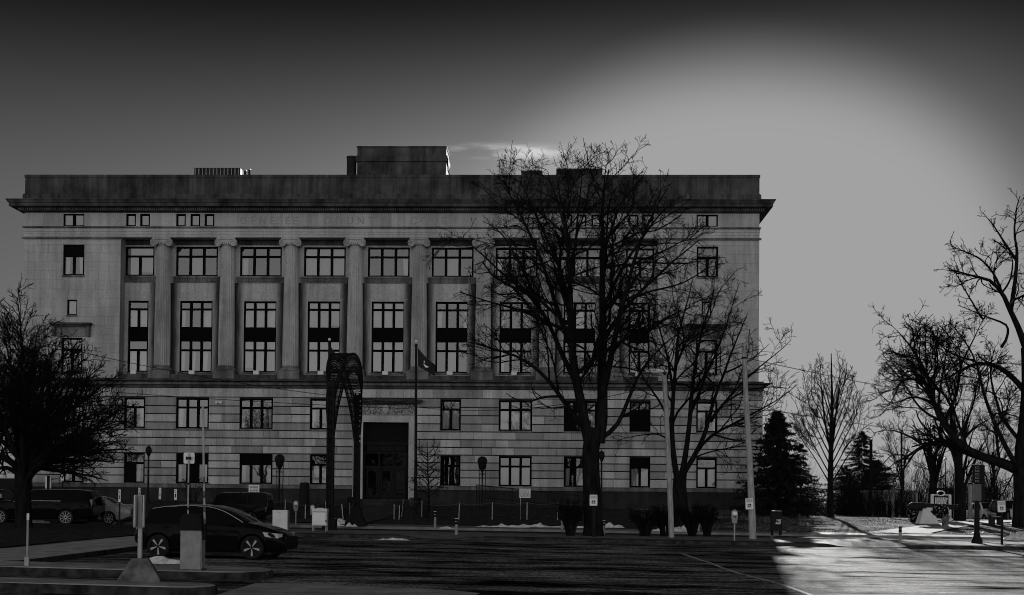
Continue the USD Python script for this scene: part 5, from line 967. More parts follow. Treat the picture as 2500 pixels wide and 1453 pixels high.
# narrow signs along the far pavement
def blade(px, y0, y1, w, label, py=1283, cat='sign'):
    p = onb(px, py)
    if py < 1290: p = at(px, 1275, 68.6); p[2] = float(zg(p[0], 68.6))
    Y = p[1]; t = Thing('narrow_sign', label, cat, p); z0, z1 = fz(px, y1, Y)-p[2], fz(px, y0, Y)-p[2]; w = w/ppm(Y)/2
    t.part('post', MB().box(-.03, .03, -.02, .02, 0, z1-.03).mesh(), M['iron']); pn = t.part('panel', MB().wall(sbox(-w, z0, w, z1).buffer(-.02).buffer(.02), -.035, -.021).mesh(), M['sign'])
    t.part('marking', MB().box(-w*.35, w*.35, -.039, -.0355, z0+(z1-z0)*.25, z0+(z1-z0)*.55).box(-w*.4, w*.4, -.039, -.0355, z0+(z1-z0)*.68, z0+(z1-z0)*.74).box(-w*.4, w*.4, -.039, -.0355, z0+(z1-z0)*.83, z0+(z1-z0)*.88).mesh(), M['ink'], under=pn)
blade(291, 1195, 1226, 5.5, 'narrow white sign on a post right of the silver car', 1300); blade(339.5, 1191, 1215, 5, 'narrow white sign just above the portable sign panels'); blade(390, 1191, 1219, 5.5, 'narrow white sign above the rear of the hatchback roof'); blade(428, 1194, 1221, 7, 'narrow white sign, widest and last before the small square sign')
blade(151, 1150, 1175, 8, 'narrow white sign with dark letters above the large black SUV, beside the tree', 1282)
p = at(117, 1275, 68.7); p[2] = float(zg(p[0], 68.7)); t = Thing('pylon', 'dark pylon with two white edges rising behind the black SUV', 'post', p); z1 = fz(117, 1163, 68.7)-p[2]
t.part('core', MB().box(-.07, .09, -.06, .06, 0, z1+.02).mesh(), M['iron']); t.part('edge_panel', MB().cbox(-.15, -.072, -.07, .05, z1-1.5, z1, .01).mesh(), M['sign']); t.part('edge_panel', MB().cbox(.092, .135, -.07, .05, z1-1.5, z1, .01).mesh(), M['sign'])
def notice(px0, px1, y0, y1, Yn, label, rows):
    b = at((px0+px1)/2, y1, Yn); g_ = float(zg(b[0], Yn)); t = Thing('notice_sign', label, 'sign', (b[0], Yn, g_)); w = (px1-px0)/ppm(Yn)/2; z0, z1 = fz((px0+px1)/2, y1, Yn)-g_, fz((px0+px1)/2, y0, Yn)-g_
    for x in (-w*.8,): t.part('post', MB().box(x-.025, x+.025, .006, .05, 0, z1-.05).mesh(), M['wood'])
    pn = t.part('panel', MB().box(-w, w, -.006, .005, z0, z1).mesh(), M['sign']); r_ = random.Random(int(px0)); hh = (z1-z0)/(rows+1.0); mb = MB()
    for k in range(rows):
        x = -w*.82; z = z1-hh*(k+1)
        while x < w*.78: l = r_.uniform(.03, .09); mb.box(x, min(x+l, w*.82), -.009, -.0065, z-hh*.24, z+hh*.24); x += l+r_.uniform(.015, .03)
    t.part('marking', mb.mesh(), M['ink'], under=pn, kind='stuff')
notice(607, 633, 1184, 1204.5, 80.0, 'white notice with bold dark lines on the lawn left of the entrance', 5); notice(1268, 1295, 1193.5, 1215.5, 82.0, 'white notice with fine lines on the lawn below the ramp railing', 7)
# railing of the ramp
Yr = 93.6; t = Thing('ramp_railing', 'black sloping ramp railing with close balusters under the right windows', 'railing', at(1164, 1200, Yr)); A_, B_ = at(1164, 1184, Yr), at(1420, 1211, Yr)
t.part('top_rail', MB().tube([A_, B_], .035, 6).mesh(), M['iron'], world=True); t.part('bottom_rail', MB().tube([A_-[0, 0, .85], B_-[0, 0, .85]], .03, 6).mesh(), M['iron'], world=True)
for k in range(60): q = A_+(B_-A_)*k/59; t.part('baluster', MB().box(q[0]-.011, q[0]+.011, Yr-.011, Yr+.011, q[2]-.85, q[2]).mesh(), M['iron'], world=True)
for k in (0, 20, 40, 59): q = A_+(B_-A_)*k/59; t.part('post', MB().box(q[0]-.04, q[0]+.04, Yr-.04, Yr+.04, float(zg(q[0], Yr))-.05, q[2]+.05).mesh(), M['iron'], world=True)
# snow fence: pale stakes, rope and dark netting
def snow_fence(st, label):
    P0 = [(onb(px, pb), lift(pt, pb, onb(px, pb)[1]), ln) for px, pt, pb, ln in st]; t = Thing('snow_fence', label, 'fence', P0[0][0])
    for p, h, ln in P0: t.part('stake', MB().tube([p-[0, 0, .05], p+[ln, 0, h]], .024, 5).mesh(), M['pale'], world=True)
    for (p, h, a), (q, g, b) in zip(P0[:-1], P0[1:]):
        s = np.linspace(0, 1, 9)[:, None]; A, B = p+[a, -.02, h-.03], q+[b, -.02, g-.03]; R_ = A*(1-s)+B*s; R_[:, 2] -= .22*4*(s*(1-s))[:, 0]*.5; t.part('rope', MB().tube(R_, .014, 4).mesh(), M['rope'], world=True); mb = MB()
        n = max(3, int(np.linalg.norm(q-p)/.14))
        for k in range(1, n): u = k/n; bt = p*(1-u)+q*u; tp_ = A*(1-u)+B*u-[0, 0, .44*u*(1-u)*2*.5*2]; mb.tube([bt+[0, .0, .03], tp_+[0, .0, -.02]], .012, 3)
        for z in np.linspace(.12, .9, 7): C0 = p*(1-s)+q*s; C0[:, 2] += z*h-.3*z*(s*(1-s))[:, 0]*2; mb.tube(C0, .012, 3)
        t.part('netting', mb.mesh(), M['net'], world=True, kind='stuff')
snow_fence([(962, 1231, 1268, 0), (974, 1233, 1269, .03), (980, 1219, 1262, .1), (1030, 1222, 1262, 0), (1045, 1230, 1268, 0), (1120, 1228, 1269, .03), (1201.5, 1226, 1269, 0), (1286.5, 1226, 1269, 0), (1361, 1227, 1270, -.02), (1432, 1227, 1271, -.08)], 'long snow fence of pale stakes, rope and dark netting right of the entrance')
snow_fence([(600, 1224, 1264, 0), (640, 1226, 1266, 0), (696, 1219, 1264, 0), (745, 1232, 1268, 0), (794, 1224, 1266, 0), (838, 1230, 1271, -.1), (852, 1228, 1258, 0)], 'snow fence of pale stakes and dark netting left of the entrance')
# mailbox
p = onb(1895, 1307); t = Thing('mailbox', 'dark rounded mail collection box with a pale emblem, on four legs', 'mailbox', p); k = ppm(p[1]); w = 24.5/k/2; h = lift(1248, 1307, p[1]); zl = .24
bp = Polygon([(-.26, zl), (.26, zl), (.26, h-.26)] + [(.26*math.cos(a), h-.26+.26*math.sin(a)) for a in np.linspace(.1, math.pi-.1, 14)] + [(-.26, h-.26)])
m = MB().wall(bp, -w, w).mesh(); m = trimesh.Trimesh(np.stack([m.vertices[:, 1], m.vertices[:, 0], m.vertices[:, 2]], 1), m.faces[:, ::-1]); t.part('body', m, M['iron2'] if 'iron2' in M else M.setdefault('iron2', mat('glossy_dark_paint', .012, .016, rough=.4, spec=.08)), smooth=30)
for x in (-w+.05, w-.05):
    for y in (-.2, .2): t.part('leg', MB().box(x-.03, x+.03, y-.03, y+.03, 0, zl).mesh(), M['iron'])
def para(x0, x1, z0, z1, sh): return Polygon([(x0, z0), (x1, z0), (x1+sh, z1), (x0+sh, z1)])
pn = t.part('emblem', MB().wall(para(-.075, .15, .55, .78, .04), -.268, -.262).mesh(), M['sign']); t.part('emblem_field', MB().wall(para(-.055, .135, .625, .765, .025), -.272, -.2685).mesh(), M['ink'], under=pn)
t.part('eagle', MB().wall(Polygon([(-.02, .755), (.165, .705), (.05, .66), (.09, .69), (.0, .71), (.05, .725)]), -.276, -.2725).mesh(), M['sign'], under=pn); t.part('lettering', MB().box(-.05, .13, -.272, -.2685, .575, .60).mesh(), M['cab'], under=pn)
t.part('top_edge', MB().box(-w, w, -.1, .1, h-.012, h+.012).mesh(), M['galv'])  # pale strip added for the sky glow along the box top
# park: cannon, marker, planter, lanterns, banner post, urn, bench
p = onb(2263, 1280); Yc = p[1]; k = ppm(Yc); t = Thing('cannon_pedestal', 'white tapering stone pedestal carrying the old cannon', 'pedestal', p); h = lift(1240, 1280, Yc); b, tp = 46/k/2, 23/k/2
v = [(-b, -.55, 0), (b, -.55, 0), (b, .55, 0), (-b, .55, 0), (-tp, -.36, h), (tp, -.36, h), (tp, .36, h), (-tp, .36, h)]; t.part('block', trimesh.Trimesh(v, []).convex_hull, M['white']); t.part('base_slab', MB().box(-b-.25, b+.3, -.8, .8, -.1, .04).mesh(), M['conc2'])
c = at(2263, 1237.5, Yc); t = Thing('cannon', 'long black cannon barrel lying level on the white pedestal', 'cannon', c); L0, L1 = -(2263-2218)/k, (2338-2263)/k
pr = [(0, L0-.16), (.07, L0-.15), (.08, L0-.05), (.05, L0+.02), (.2, L0+.06), (.27, L0+.2), (.27, L0+.9), (.25, L0+1.0), (.25, L0+1.02), (.21, L0+1.6), (.16, L1-.35), (.15, L1-.1), (.17, L1-.06), (.17, L1), (.1, L1), (.09, L1-.1), (0, L1-.1)]
m = MB().lathe(pr, k=24).mesh(); t.part('barrel', trimesh.Trimesh(np.stack([m.vertices[:, 2], m.vertices[:, 0], m.vertices[:, 1]], 1), m.faces), M['iron2'], smooth=35); t.part('trunnion', MB().rod((-.25, -.5, -.02), (-.25, .5, -.02), .09, k=12).mesh(), M['iron2'], smooth=35)
p = onb(2297, 1273); Ym_ = p[1]; k = ppm(Ym_); t = Thing('historical_marker', 'historical marker, dark text panel between two white posts with an oval crest', 'sign', p)
x0, x1 = (2276-2297)/k, (2318-2297)/k; zt = lift(1211, 1273, Ym_); zp0, zp1 = lift(1258, 1273, Ym_), lift(1212, 1273, Ym_)
for x in (x0, x1): t.part('post', MB().box(x-.09, x+.09, -.09, .09, -.1, zt).mesh(), M['white']); t.part('post_cap', MB().lathe([(.12, zt), (.09, zt+.08), (0, zt+.12)], (x, 0, 0), 12).mesh(), M['white'])
pn = t.part('panel', MB().box(x0+.1, x1-.1, -.04, .04, zp0, zp1).mesh(), M['ink']); mb = MB(); r_ = random.Random(3)
for q in range(22):
    z = zp1-.12-q*(zp1-zp0-.2)/22; x = x0+.2
    while x < x1-.25: l = r_.uniform(.04, .12); mb.box(x, x+l, -.05, -.041, z-.022, z+.022); x += l+r_.uniform(.03, .05)
t.part('marking', mb.mesh(), M['sign'], under=pn, kind='stuff'); mb = MB(); th = np.linspace(0, 2*np.pi, 25); mb.tube(np.stack([.26*np.cos(th), 0*th, zt+.16+.17*np.sin(th)], 1), .05, 6); mb.tube([(x0+.1, 0, zp1+.05), (-.5, 0, zp1+.08), (-.25, 0, zt+.05)], .045, 6).tube([(x1-.1, 0, zp1+.05), (.5, 0, zp1+.08), (.25, 0, zt+.05)], .045, 6)
t.part('crest', mb.mesh(), M['white'], smooth=True)
p = onb(2308, 1286); k = ppm(p[1]); t = Thing('planter', 'round stone planter with dark foliage and pale blossoms beside the cannon pedestal', 'planter', p); r_ = 10/k
t.part('bowl', MB().lathe([(r_*.75, 0), (r_*.8, .4), (r_*1.15, .62), (r_*1.2, .7), (r_, .7), (r_*.9, .62), (0, .62)], k=18).mesh(), M['conc2'], smooth=35); rq = np.random.default_rng(9)
def leafball(n, c, rad, s): d = unit(rq.normal(0, 1, (n, 3)))*rq.uniform(.2, 1, (n, 1))**.4*rad+c; a, b_ = rq.normal(0, s, (n, 3)), rq.normal(0, s, (n, 3)); return trimesh.Trimesh(np.stack([d, d+a, d+b_], 1).reshape(-1, 3), np.arange(3*n).reshape(-1, 3), process=False)
t.part('foliage', leafball(1200, [-.3, 0, .95], [.5, .4, .42], .07), M['needle']); t.part('blossom', leafball(60, [-.3, -.1, 1.0], [.5, .4, .5], .06), M['snow'])
p = onb(2244, 1277); t = Thing('wreath_stand', 'small dark planting with pale spots left of the white pedestal', 'planter', p); t.part('foliage', leafball(900, [-.3, .2, .45], [.3, .3, .5], .07), M['needle']); t.part('blossom', leafball(40, [-.45, 0, .5], [.25, .2, .5], .05), M['snow'])
def lantern(px, py, top, label):
    p = onb(px, py); h = lift(top, py, p[1]); t = Thing('park_lantern', label, 'lamp', p); t.part('pole', MB().lathe([(.14, 0), (.14, .3), (.07, .45), (.06, h-.5)], k=12).mesh(), M['iron'], smooth=40)
    t.part('lantern_glass', MB().box(-.15, .15, -.15, .15, h-.45, h-.12).mesh(), M['white']); t.part('roof', MB().add([(-.2, -.2, h-.12), (.2, -.2, h-.12), (.2, .2, h-.12), (-.2, .2, h-.12), (0, 0, h+.02)], [[0, 1, 4], [1, 2, 4], [2, 3, 4], [3, 0, 4]]).mesh(), M['iron'])
    for x in (-.15, .15): t.part('glazing_bar', MB().box(x-.015, x+.015, -.165, -.151, h-.45, h-.12).mesh(), M['iron'])
lantern(2308, 1266, 1119, 'park lantern with square pale head on a black pole beside the marker'); lantern(2239, 1262, 1146, 'smaller looking park lantern with pale head left of the cannon')
p = onb(2385, 1326); Yk = p[1]; k = ppm(Yk); t = Thing('banner_post', 'tall black post with a dark lettered banner above a grey panel', 'sign post', p); H_ = lift(1136, 1326, Yk)
t.part('post', MB().lathe([(.24, 0), (.24, .12), (.15, .3), (.12, .45), (.105, H_-.0)], k=14).mesh(), M['iron'], smooth=40); zu0, zu1, zl0, zl1 = lift(1182, 1326, Yk), lift(1138, 1326, Yk), lift(1224, 1326, Yk), lift(1184, 1326, Yk)
pn = t.part('upper_banner', MB().box(-.22, .14, -.16, -.12, zu0, zu1).mesh(), M['iron']); t.part('banner_bracket', MB().box(-.24, .15, -.15, -.11, zu1, zu1+.02).mesh(), M['galv']); mb = MB(); r_ = random.Random(8)
for q in range(5): z = zu1-.1-q*.15; mb.box(-.13, -.11, -.165, -.161, z-.05, z+.04).box(-.09, .06, -.165, -.161, z-.045, z-.03).box(-.08, .04, -.165, -.161, z+.015, z+.03)
t.part('marking', mb.mesh(), M['cab'], under=pn, kind='stuff'); pn = t.part('lower_banner', MB().box(-.22, .14, -.16, -.12, zl0, zl1).mesh(), mat('grey_banner', .09, .13, rough=.8)); t.part('side_banner', MB().box(.155, .30, -.13, .13, zl0, zu1).mesh(), M['iron'])
p = onb(2475, 1282); k = ppm(p[1]); h = lift(1246, 1282, p[1]); r_ = 8/k; t = Thing('stone_urn', 'white stone urn on a foot in front of the right tree trunk', 'urn', p)
t.part('foot', MB().lathe([(r_*.9, 0), (r_*.9, h*.1), (r_*.5, h*.16), (r_*.38, h*.38), (r_*.5, h*.46)], k=20).mesh(), M['white'], smooth=35); t.part('bowl', MB().lathe([(r_*.5, h*.46), (r_*.95, h*.6), (r_*1.0, h*.92), (r_*1.15, h), (r_*.95, h), (r_*.9, h*.9), (0, h*.88)], k=20).mesh(), M['white'], smooth=35)
p = onb(2431, 1281); k = ppm(p[1]); w = 14/k; t = Thing('stone_bench', 'low dark stone bench on the park path near the parked cars', 'bench', p); t.part('seat', MB().cbox(-w, w, -.25, .25, .42, .52, .02).mesh(), M['granite']); [t.part('leg', MB().box(x-.15, x+.15, -.2, .2, -.1, .42).mesh(), M['granite']) for x in (-w*.7, w*.7)]
# roof: air conditioner, pipes, two housings
Yt = 104.0; zr_ = Zb['corn']-.05
x0, x1 = fx(474, 415, Yt), fx(586, 415, Yt); zt = fz(530, 410, Yt); t = Thing('rooftop_cooler', 'ribbed rooftop air conditioning unit with two round fans at the left', 'air conditioner', ((x0+x1)/2, Yt, zr_)); w = (x1-x0)/2; h = zt-zr_
t.part('casing', MB().box(-w, w, 0, 2.0, 0, h).mesh(), M['granite']); t.part('end_plate', MB().box(w+.001, w+.03, .05, .6, .05, h-.03).mesh(), M['cab']); [t.part('fin', MB().box(x-.03, x+.03, -.05, -.001, .2, h-.06).mesh(), M['cab']) for x in np.linspace(-w+.1, w-.1, 13)]
for px in (504, 559): t.part('fan', MB().lathe([(.34, h), (.34, h+.12), (.24, h+.15), (0, h+.15)], (fx(px, 410, Yt)-(x0+x1)/2, 1.0, 0), 18).mesh(), M['granite'], smooth=35)
for px, h_, lb in ((598, 417, 'short vent pipe on the roof right of the cooling unit'), (608.5, 414.5, 'second vent pipe on the roof, standing on its own right of the first')): x = fx(px, 420, Yt); zz = fz(px, h_, Yt); t = Thing('vent_pipe', lb, 'pipe', (x, Yt, zr_)); t.part('pipe', MB().lathe([(.09, 0), (.09, zz-zr_), (0, zz-zr_)], k=12).mesh(), M['granite']); t.part('cap', MB().box(-.02, .12, -.11, .11, zz-zr_-.0, zz-zr_+.04).mesh(), M['white'])
for a, b, y0, lb in ((1272, 1324, 416, 'low small housing on the roof behind the big tree crown, left one'), (1358, 1471, 411, 'long low housing on the roof behind the big tree crown')):
    Yh = 103.0; x0, x1 = fx(a, 420, Yh), fx(b, 420, Yh); zz = fz((a+b)/2, y0, Yh)-zr_; w = (x1-x0)/2; t = Thing('roof_housing', lb, 'roof housing', ((x0+x1)/2, Yh, zr_)); t.part('wall', MB().box(-w+.06, w-.06, .06, 2.9, 0, zz-.1).mesh(), M['granite']); t.part('roof', MB().cbox(-w, w, 0, 3.0, zz-.099, zz, .03).mesh(), M['roof'])
# far poles and buildings beyond the park
for px, py, top, r_, lb in ((2126, 1256, 1074, .16, 'dark distant pole right of the conifers'), (2201, 1264, 1052, .10, 'thin distant pole behind the bare branches left of the cannon'), (2369, 1268, 1180, .2, 'pale short pole behind the banner post'), (2238, 1268, 1200, .09, 'thin pole beside the far pale building')):
    Yd = 118.0; b = at(px, py, Yd); b[2] = float(zg(b[0], Yd)); t = Thing('far_pole', lb, 'pole', b); hh = fz(px, top, Yd)-b[2]; t.part('shaft', MB().rod((0, 0, -.2), (0, 0, hh), r_, r_*.8, 10).mesh(), M['wood'] if top > 1150 else M['bark'], smooth=True); t.part('cap', MB().lathe([(r_*.95, hh-.1), (r_*.95, hh+.03), (0, hh+.06)], k=10).mesh(), M['iron'])
M['pwall'] = mat('pale_wall', .20, .26, rough=.9, scale=.6, coords='world')
def far_building(px0, px1, ytop, Yb2, label, n, seed):
    x0, x1 = fx(px0, 1230, Yb2), fx(px1, 1230, Yb2); zt = fz((px0+px1)/2, ytop, Yb2); t = Thing('far_building', label, 'building', ((x0+x1)/2, Yb2, 0)); w = (x1-x0)/2
    t.part('wall', MB().box(-w, w, 0, 12, -3, zt).mesh(), M['pwall']); t.part('roof', MB().box(-w-.3, w+.3, -.3, 12.3, zt, zt+.3).mesh(), M['pwall'])
    for k in range(n): x = -w+(k+.5)*2*w/n; p_ = t.part('window', MB().box(x-.75, x+.75, -.06, -.001, zt-3.0, zt-1.1).mesh(), M['frame']); t.part('pane', MB().box(x-.62, x+.62, -.08, -.061, zt-2.9, zt-1.2).mesh(), M['glass'], under=p_)
    for k in range(n+1): x = -w+k*2*w/n; t.part('pier', MB().box(x-.2, x+.2, -.2, -.001, -3, zt-.01).mesh(), M['pwall'])
far_building(2162, 2246, 1203, 165.0, 'pale far building with slender piers left of the cannon', 5, 1); far_building(2330, 2432, 1196, 185.0, 'grey far building behind the parked cars at the right', 4, 2); far_building(1955, 2004, 1226, 230.0, 'small pale far building seen between the two conifer groups', 3, 3)
# ---------------------------------------------------------------- vehicles
def paint(name, c, rough=.25, coat=1.0, metal=0.0, spec=.5, cior=1.5):
    return usdkit.material(stage, '/World/Looks/'+name, {'p': ('principled_bsdf', {'base_color': g3(c), 'roughness': rough, 'coat_weight': coat, 'coat_roughness': .04, 'coat_ior': cior, 'metallic': metal, 'specular_ior_level': spec})}, [], surface='p.BSDF')
M['blackpaint'] = paint('black_car_paint', .004, .4, 1.0, 0, .0, 1.2); M['silver'] = paint('silver_car_paint', .24, .35, 1.0, .3); M['whitepaint'] = paint('white_car_paint', .82, .4); M['darkpaint'] = paint('charcoal_car_paint', .006, .4, 1.0, 0, .0, 1.2)
M['carglass'] = paint('tinted_car_glass', .003, .06, 0.0, 0, .12); M['rubber'] = mat('tyre_rubber', .012, .02, rough=.9, spec=.1); M['alloy'] = paint('alloy', .42, .4, 0, .6); M['chrome'] = paint('chrome_trim', .7, .12, 0, 1.0); M['plastic'] = mat('black_plastic', .01, .014, rough=.7, spec=.15)
M['lampglass'] = paint('headlight_glass', .55, .12, .6, .3); M['taillight'] = paint('tail_light', .10, .2, .6)
from scipy.interpolate import PchipInterpolator
def car(name, label, cat, contact, rotz, spec, body, group=None):
    """Lofted car. x runs from the rear to the nose; y is half width. spec: dict of stations and openings. contact: ground point below the middle of the near side."""
    L, W = spec['L'], spec['W']; t = Thing(name, label, cat, contact, rotz, group); xs = np.unique(np.concatenate([np.linspace(0, L, 70), [0.02, .05, L-.05, L-.02]]))
    I = {k: PchipInterpolator(*np.array(spec[k]).T) for k in ('zr', 'zb', 'wr', 'wb')}; zl = spec['zl']; zl_ = np.interp(xs, [0, .45, L-.5, L], [zl+.2, zl, zl, zl+.08])
    n = len(xs); rows = []
    for x, z0 in zip(xs, zl_):
        zr, zb, wr, wb = (float(I[k](x)) for k in ('zr', 'zb', 'wr', 'wb')); zb = min(zb, zr-.03); zm = z0+(zb-z0)*.55
        rows.append([(0, z0), (wb*.80, z0), (wb*.955, z0+.07), (wb*1.0, zm), (wb*.965, zb-.03), (wb*.94, zb), (wr, zr-.055), (wr*.93, zr-.02), (wr*.6, zr), (0, zr+.012)])
    m = len(rows[0]); V = [(x, -y, z) for x, r in zip(xs, rows) for y, z in r] + [(x, y, z) for x, r in zip(xs, rows) for y, z in r]; F = []
    for i in range(n-1):
        for j in range(m-1): a = i*m+j; F.append([a, a+m, a+m+1, a+1]); b = a+n*m; F.append([b, b+1, b+m+1, b+m])
    for i in (0, n-1):
        for j in range(m-1): a, b = i*m+j, i*m+j+n*m; F.append([a, a+1, b+1, b] if i == 0 else [a, b, b+1, a+1])
    tm = MB().add(V, F).mesh(); tm.merge_vertices(); trimesh.repair.fix_normals(tm)
    man = m3.Manifold(m3.Mesh(tm.vertices.astype(np.float32), tm.faces.astype(np.uint32))); r = spec['r']
    for wx in spec['wheels']: man = man - m3.Manifold.cylinder(W+1, r+.055, r+.055, 40).translate([0, 0, -(W+1)/2]).rotate([90, 0, 0]).translate([wx, 0, r]) + m3.Manifold.cylinder(W-.5, r+.06, r+.06, 30).translate([0, 0, -(W-.5)/2]).rotate([90, 0, 0]).translate([wx, 0, r])
    off = np.array([-L/2, W/2, 0])
    def P(name, mesh, mt, **k): v, f, _ = meshkit.arrays(mesh); return t.part(name, trimesh.Trimesh(v+off, f, process=False), mt, **k)
    B = P('body', man if man.volume() > 0 else tm, body, smooth=28)
    def S(x, u, s=-1, o=.006):
        """Side surface between belt (u=0) and roof edge (u=1)."""
        zr, zb, wr, wb = (float(I[k](x)) for k in ('zr', 'zb', 'wr', 'wb')); zb = min(zb, zr-.03); return (x, s*(wb*.94+(wr-wb*.94)*u+o), zb+(zr-.055-zb)*u)
    for q in spec['side_windows']:
        for s in (-1, 1):
            nn = 7; lo = np.linspace(q[0], q[1], nn); hi = np.linspace(q[2], q[3], nn); V = [S(x, .10, s) for x in lo]+[S(x, .86, s) for x in hi]; P('window', MB().add(V, [[k, k+1, nn+k+1, nn+k] for k in range(nn-1)]).mesh(), M['carglass'])
    for (xa, xb, nm) in spec['screens']:                             # windscreen and rear window: the sloping top between two stations
        V, nn = [], 9
        for x in np.linspace(xa, xb, nn):
            zr, wr = float(I['zr'](x)), float(I['wr'](x))
            for y, dz in ((-.93, -.02), (-.6, 0), (0, .012), (.6, 0), (.93, -.02)): V.append((x, wr*y*.97, zr+dz+.007))
        P(nm, MB().add(V, [[5*k+j, 5*k+j+1, 5*k+j+6, 5*k+j+5] for k in range(nn-1) for j in range(4)]).mesh(), M['carglass'], smooth=True)
    if spec.get('roofline'):
        for s in (-1, 1): P('roof_trim', MB().tube([(x, s*(float(I['wr'](x))*.985), float(I['zr'](x))-.028) for x in np.linspace(*spec['roofline'], 24)], .018, 5).mesh(), M['chrome'], smooth=True)  # added bright strip imitating the sky highlight along the roof edge
    if spec.get('trim'):
        for s in (-1, 1):
            a, b = spec['trim']; P('window_trim', MB().tube([S(x, .04, s, .012) for x in np.linspace(a, b, 14)], .014, 5).mesh(), M['chrome'])
    for wx in spec['wheels']:
        for s in (-1, 1):
            yo = s*(W/2-.02); w_ = MB(); th = np.arange(32)/32*2*np.pi; pr = [(r*.72, -.02), (r*.74, .0), (r*.93, .012), (r*.99, -.02), (r, -.05), (r, -.17), (r*.98, -.2), (r*.72, -.2)]
            v = np.array([(wx+a*math.cos(h), yo+s*b, r+a*math.sin(h)) for a, b in pr for h in th]); i = np.arange(len(pr)-1)[:, None]*32; j = np.arange(32)[None]; j2 = (j+1) % 32; f = np.stack([i+j, i+j2, i+32+j2, i+32+j], -1).reshape(-1, 4)
            if s > 0: f = f[:, ::-1]
            wp = P('wheel', MB().add(v, f).mesh(), M['rubber'], smooth=40)
            P('hub', MB().rod((wx, yo-s*.16, r), (wx, yo-s*.05, r), r*.73, k=24).mesh(), M['plastic'], under=wp)
            sp = MB(); ns = spec['spokes']
            for k in range(ns):
                a = 2*math.pi*k/ns+spec.get('phase', 1.57); d = np.array([math.cos(a), math.sin(a)]); nv = np.array([-d[1], d[0]]); i0, i1 = spec['spoke_w']
                q = [d*r*.10+nv*i0*r, d*r*.73+nv*i1*r, d*r*.73-nv*i1*r, d*r*.10-nv*i0*r]; y0, y1 = yo-s*.03, yo-s*.005
                V = [(wx+c[0], y0, r+c[1]) for c in q]+[(wx+c[0], y1, r+c[1]) for c in q]; sp.add(V, [[0, 1, 2, 3], [4, 7, 6, 5], [0, 4, 5, 1], [1, 5, 6, 2], [2, 6, 7, 3], [3, 7, 4, 0]])
            P('spokes', sp.mesh(), M['alloy'], under=wp); P('rim', MB().tube([(wx+r*.70*math.cos(h), yo-s*.012, r+r*.70*math.sin(h)) for h in np.linspace(0, 2*np.pi, 33)], .012, 5).mesh(), M['alloy'] if spec.get('bright_rim') else M['plastic'], under=wp)
    # lamps, mirrors, handles, bumper inserts, underbody
    for s in (-1, 1):
        x, z, l, h = spec['head']; wb = float(I['wb'](x)); x2 = min(x+l, L-.06); wb2 = float(I['wb'](x2))
        V = [(x, s*(wb*.985+.012), z+h*.2), (x2, s*(wb2*.97+.014), z-h*.1), (x2, s*(wb2*.97+.014), z-h), (x+l*.2, s*(wb*.995+.014), z-h*.7), (x2+.05, s*wb2*.72, z-h*.15), (x2+.05, s*wb2*.72, z-h*.9)]
        P('headlight', MB().add(V, [[0, 1, 2, 3], [1, 4, 5, 2]]).mesh(), M['lampglass'])
        x, z, l, h = spec['tail']; wb = float(I['wb'](x)); P('tail_light', MB().add([(x, s*(wb*.98+.012), z), (x+l, s*(wb*.985+.012), z-.02), (x+l, s*(wb+.012), z-h), (x+.02, s*(wb+.012), z-h)], [[0, 1, 2, 3]]).mesh(), M['taillight'])
        mx, mz = spec['mirror']; mm = trimesh.creation.icosphere(2, 1.0); P('mirror', MB().add(mm.vertices*[.10, .12, .08]+[mx, s*(W/2+.06), mz], mm.faces).mesh(), body, smooth=True)
        for hx, hz in spec['handles']: P('door_handle', MB().tube([(hx-.09, s*(float(I['wb'](hx))*.985+.02), hz), (hx+.09, s*(float(I['wb'](hx))*.985+.02), hz)], .014, 5).mesh(), body)
    P('underbody', MB().box(.35, L-.35, -W/2+.22, W/2-.22, zl-.06, zl+.1).mesh(), M['plastic'])
    if spec.get('grille'): z0, z1 = spec['grille']; P('grille', MB().box(L-.03, L+.012, -W*.28, W*.28, z0, z1).mesh(), M['plastic'])
    if spec.get('rack'): P('roof_rail', MB().tube([(x, -float(I['wr'](x))*.9, float(I['zr'](x))+.03) for x in np.linspace(*spec['rack'], 10)], .018, 5).tube([(x, float(I['wr'](x))*.9, float(I['zr'](x))+.03) for x in np.linspace(*spec['rack'], 10)], .018, 5).mesh(), M['plastic'])
    return t
HATCH = dict(roofline=(.45, 3.1), L=4.26, W=1.78, zl=.19, r=.325, wheels=(.74, 3.42), spokes=5, spoke_w=(.02, .115), phase=-1.52,
    zr=[(0, .80), (.03, .93), (.2, 1.12), (.36, 1.335), (.5, 1.385), (1.0, 1.445), (1.6, 1.465), (2.1, 1.44), (2.5, 1.335), (2.9, 1.14), (3.2, .985), (3.4, .945), (3.8, .84), (4.05, .745), (4.2, .64), (4.26, .52)],
    zb=[(0, .72), (.3, .96), (1, .95), (2.4, .92), (3.2, .89), (3.9, .76), (4.26, .48)], wr=[(0, .52), (.3, .58), (1.2, .63), (2.4, .63), (3.2, .68), (3.85, .66), (4.12, .56), (4.26, .42)], wb=[(0, .74), (.15, .84), (.8, .89), (3.4, .89), (3.85, .84), (4.1, .74), (4.26, .58)],
    side_windows=[(.75, 1.55, .75, 1.5), (1.62, 2.9, 1.6, 2.35), (.34, .68, .52, .7)], screens=[(2.28, 3.14, 'windscreen'), (.1, .34, 'rear_window')], head=(3.72, .72, .40, .14), tail=(.04, .92, .35, .14), mirror=(2.85, .98), handles=((.95, .86), (1.95, .84)), grille=(.42, .62))
c = onb(503, 1365); car('hatchback', 'black hatchback with bright five spoke wheels driving past the barrier cabinet', 'car', (c[0]-.01, c[1], c[2]), -7.0, HATCH, M['blackpaint'])
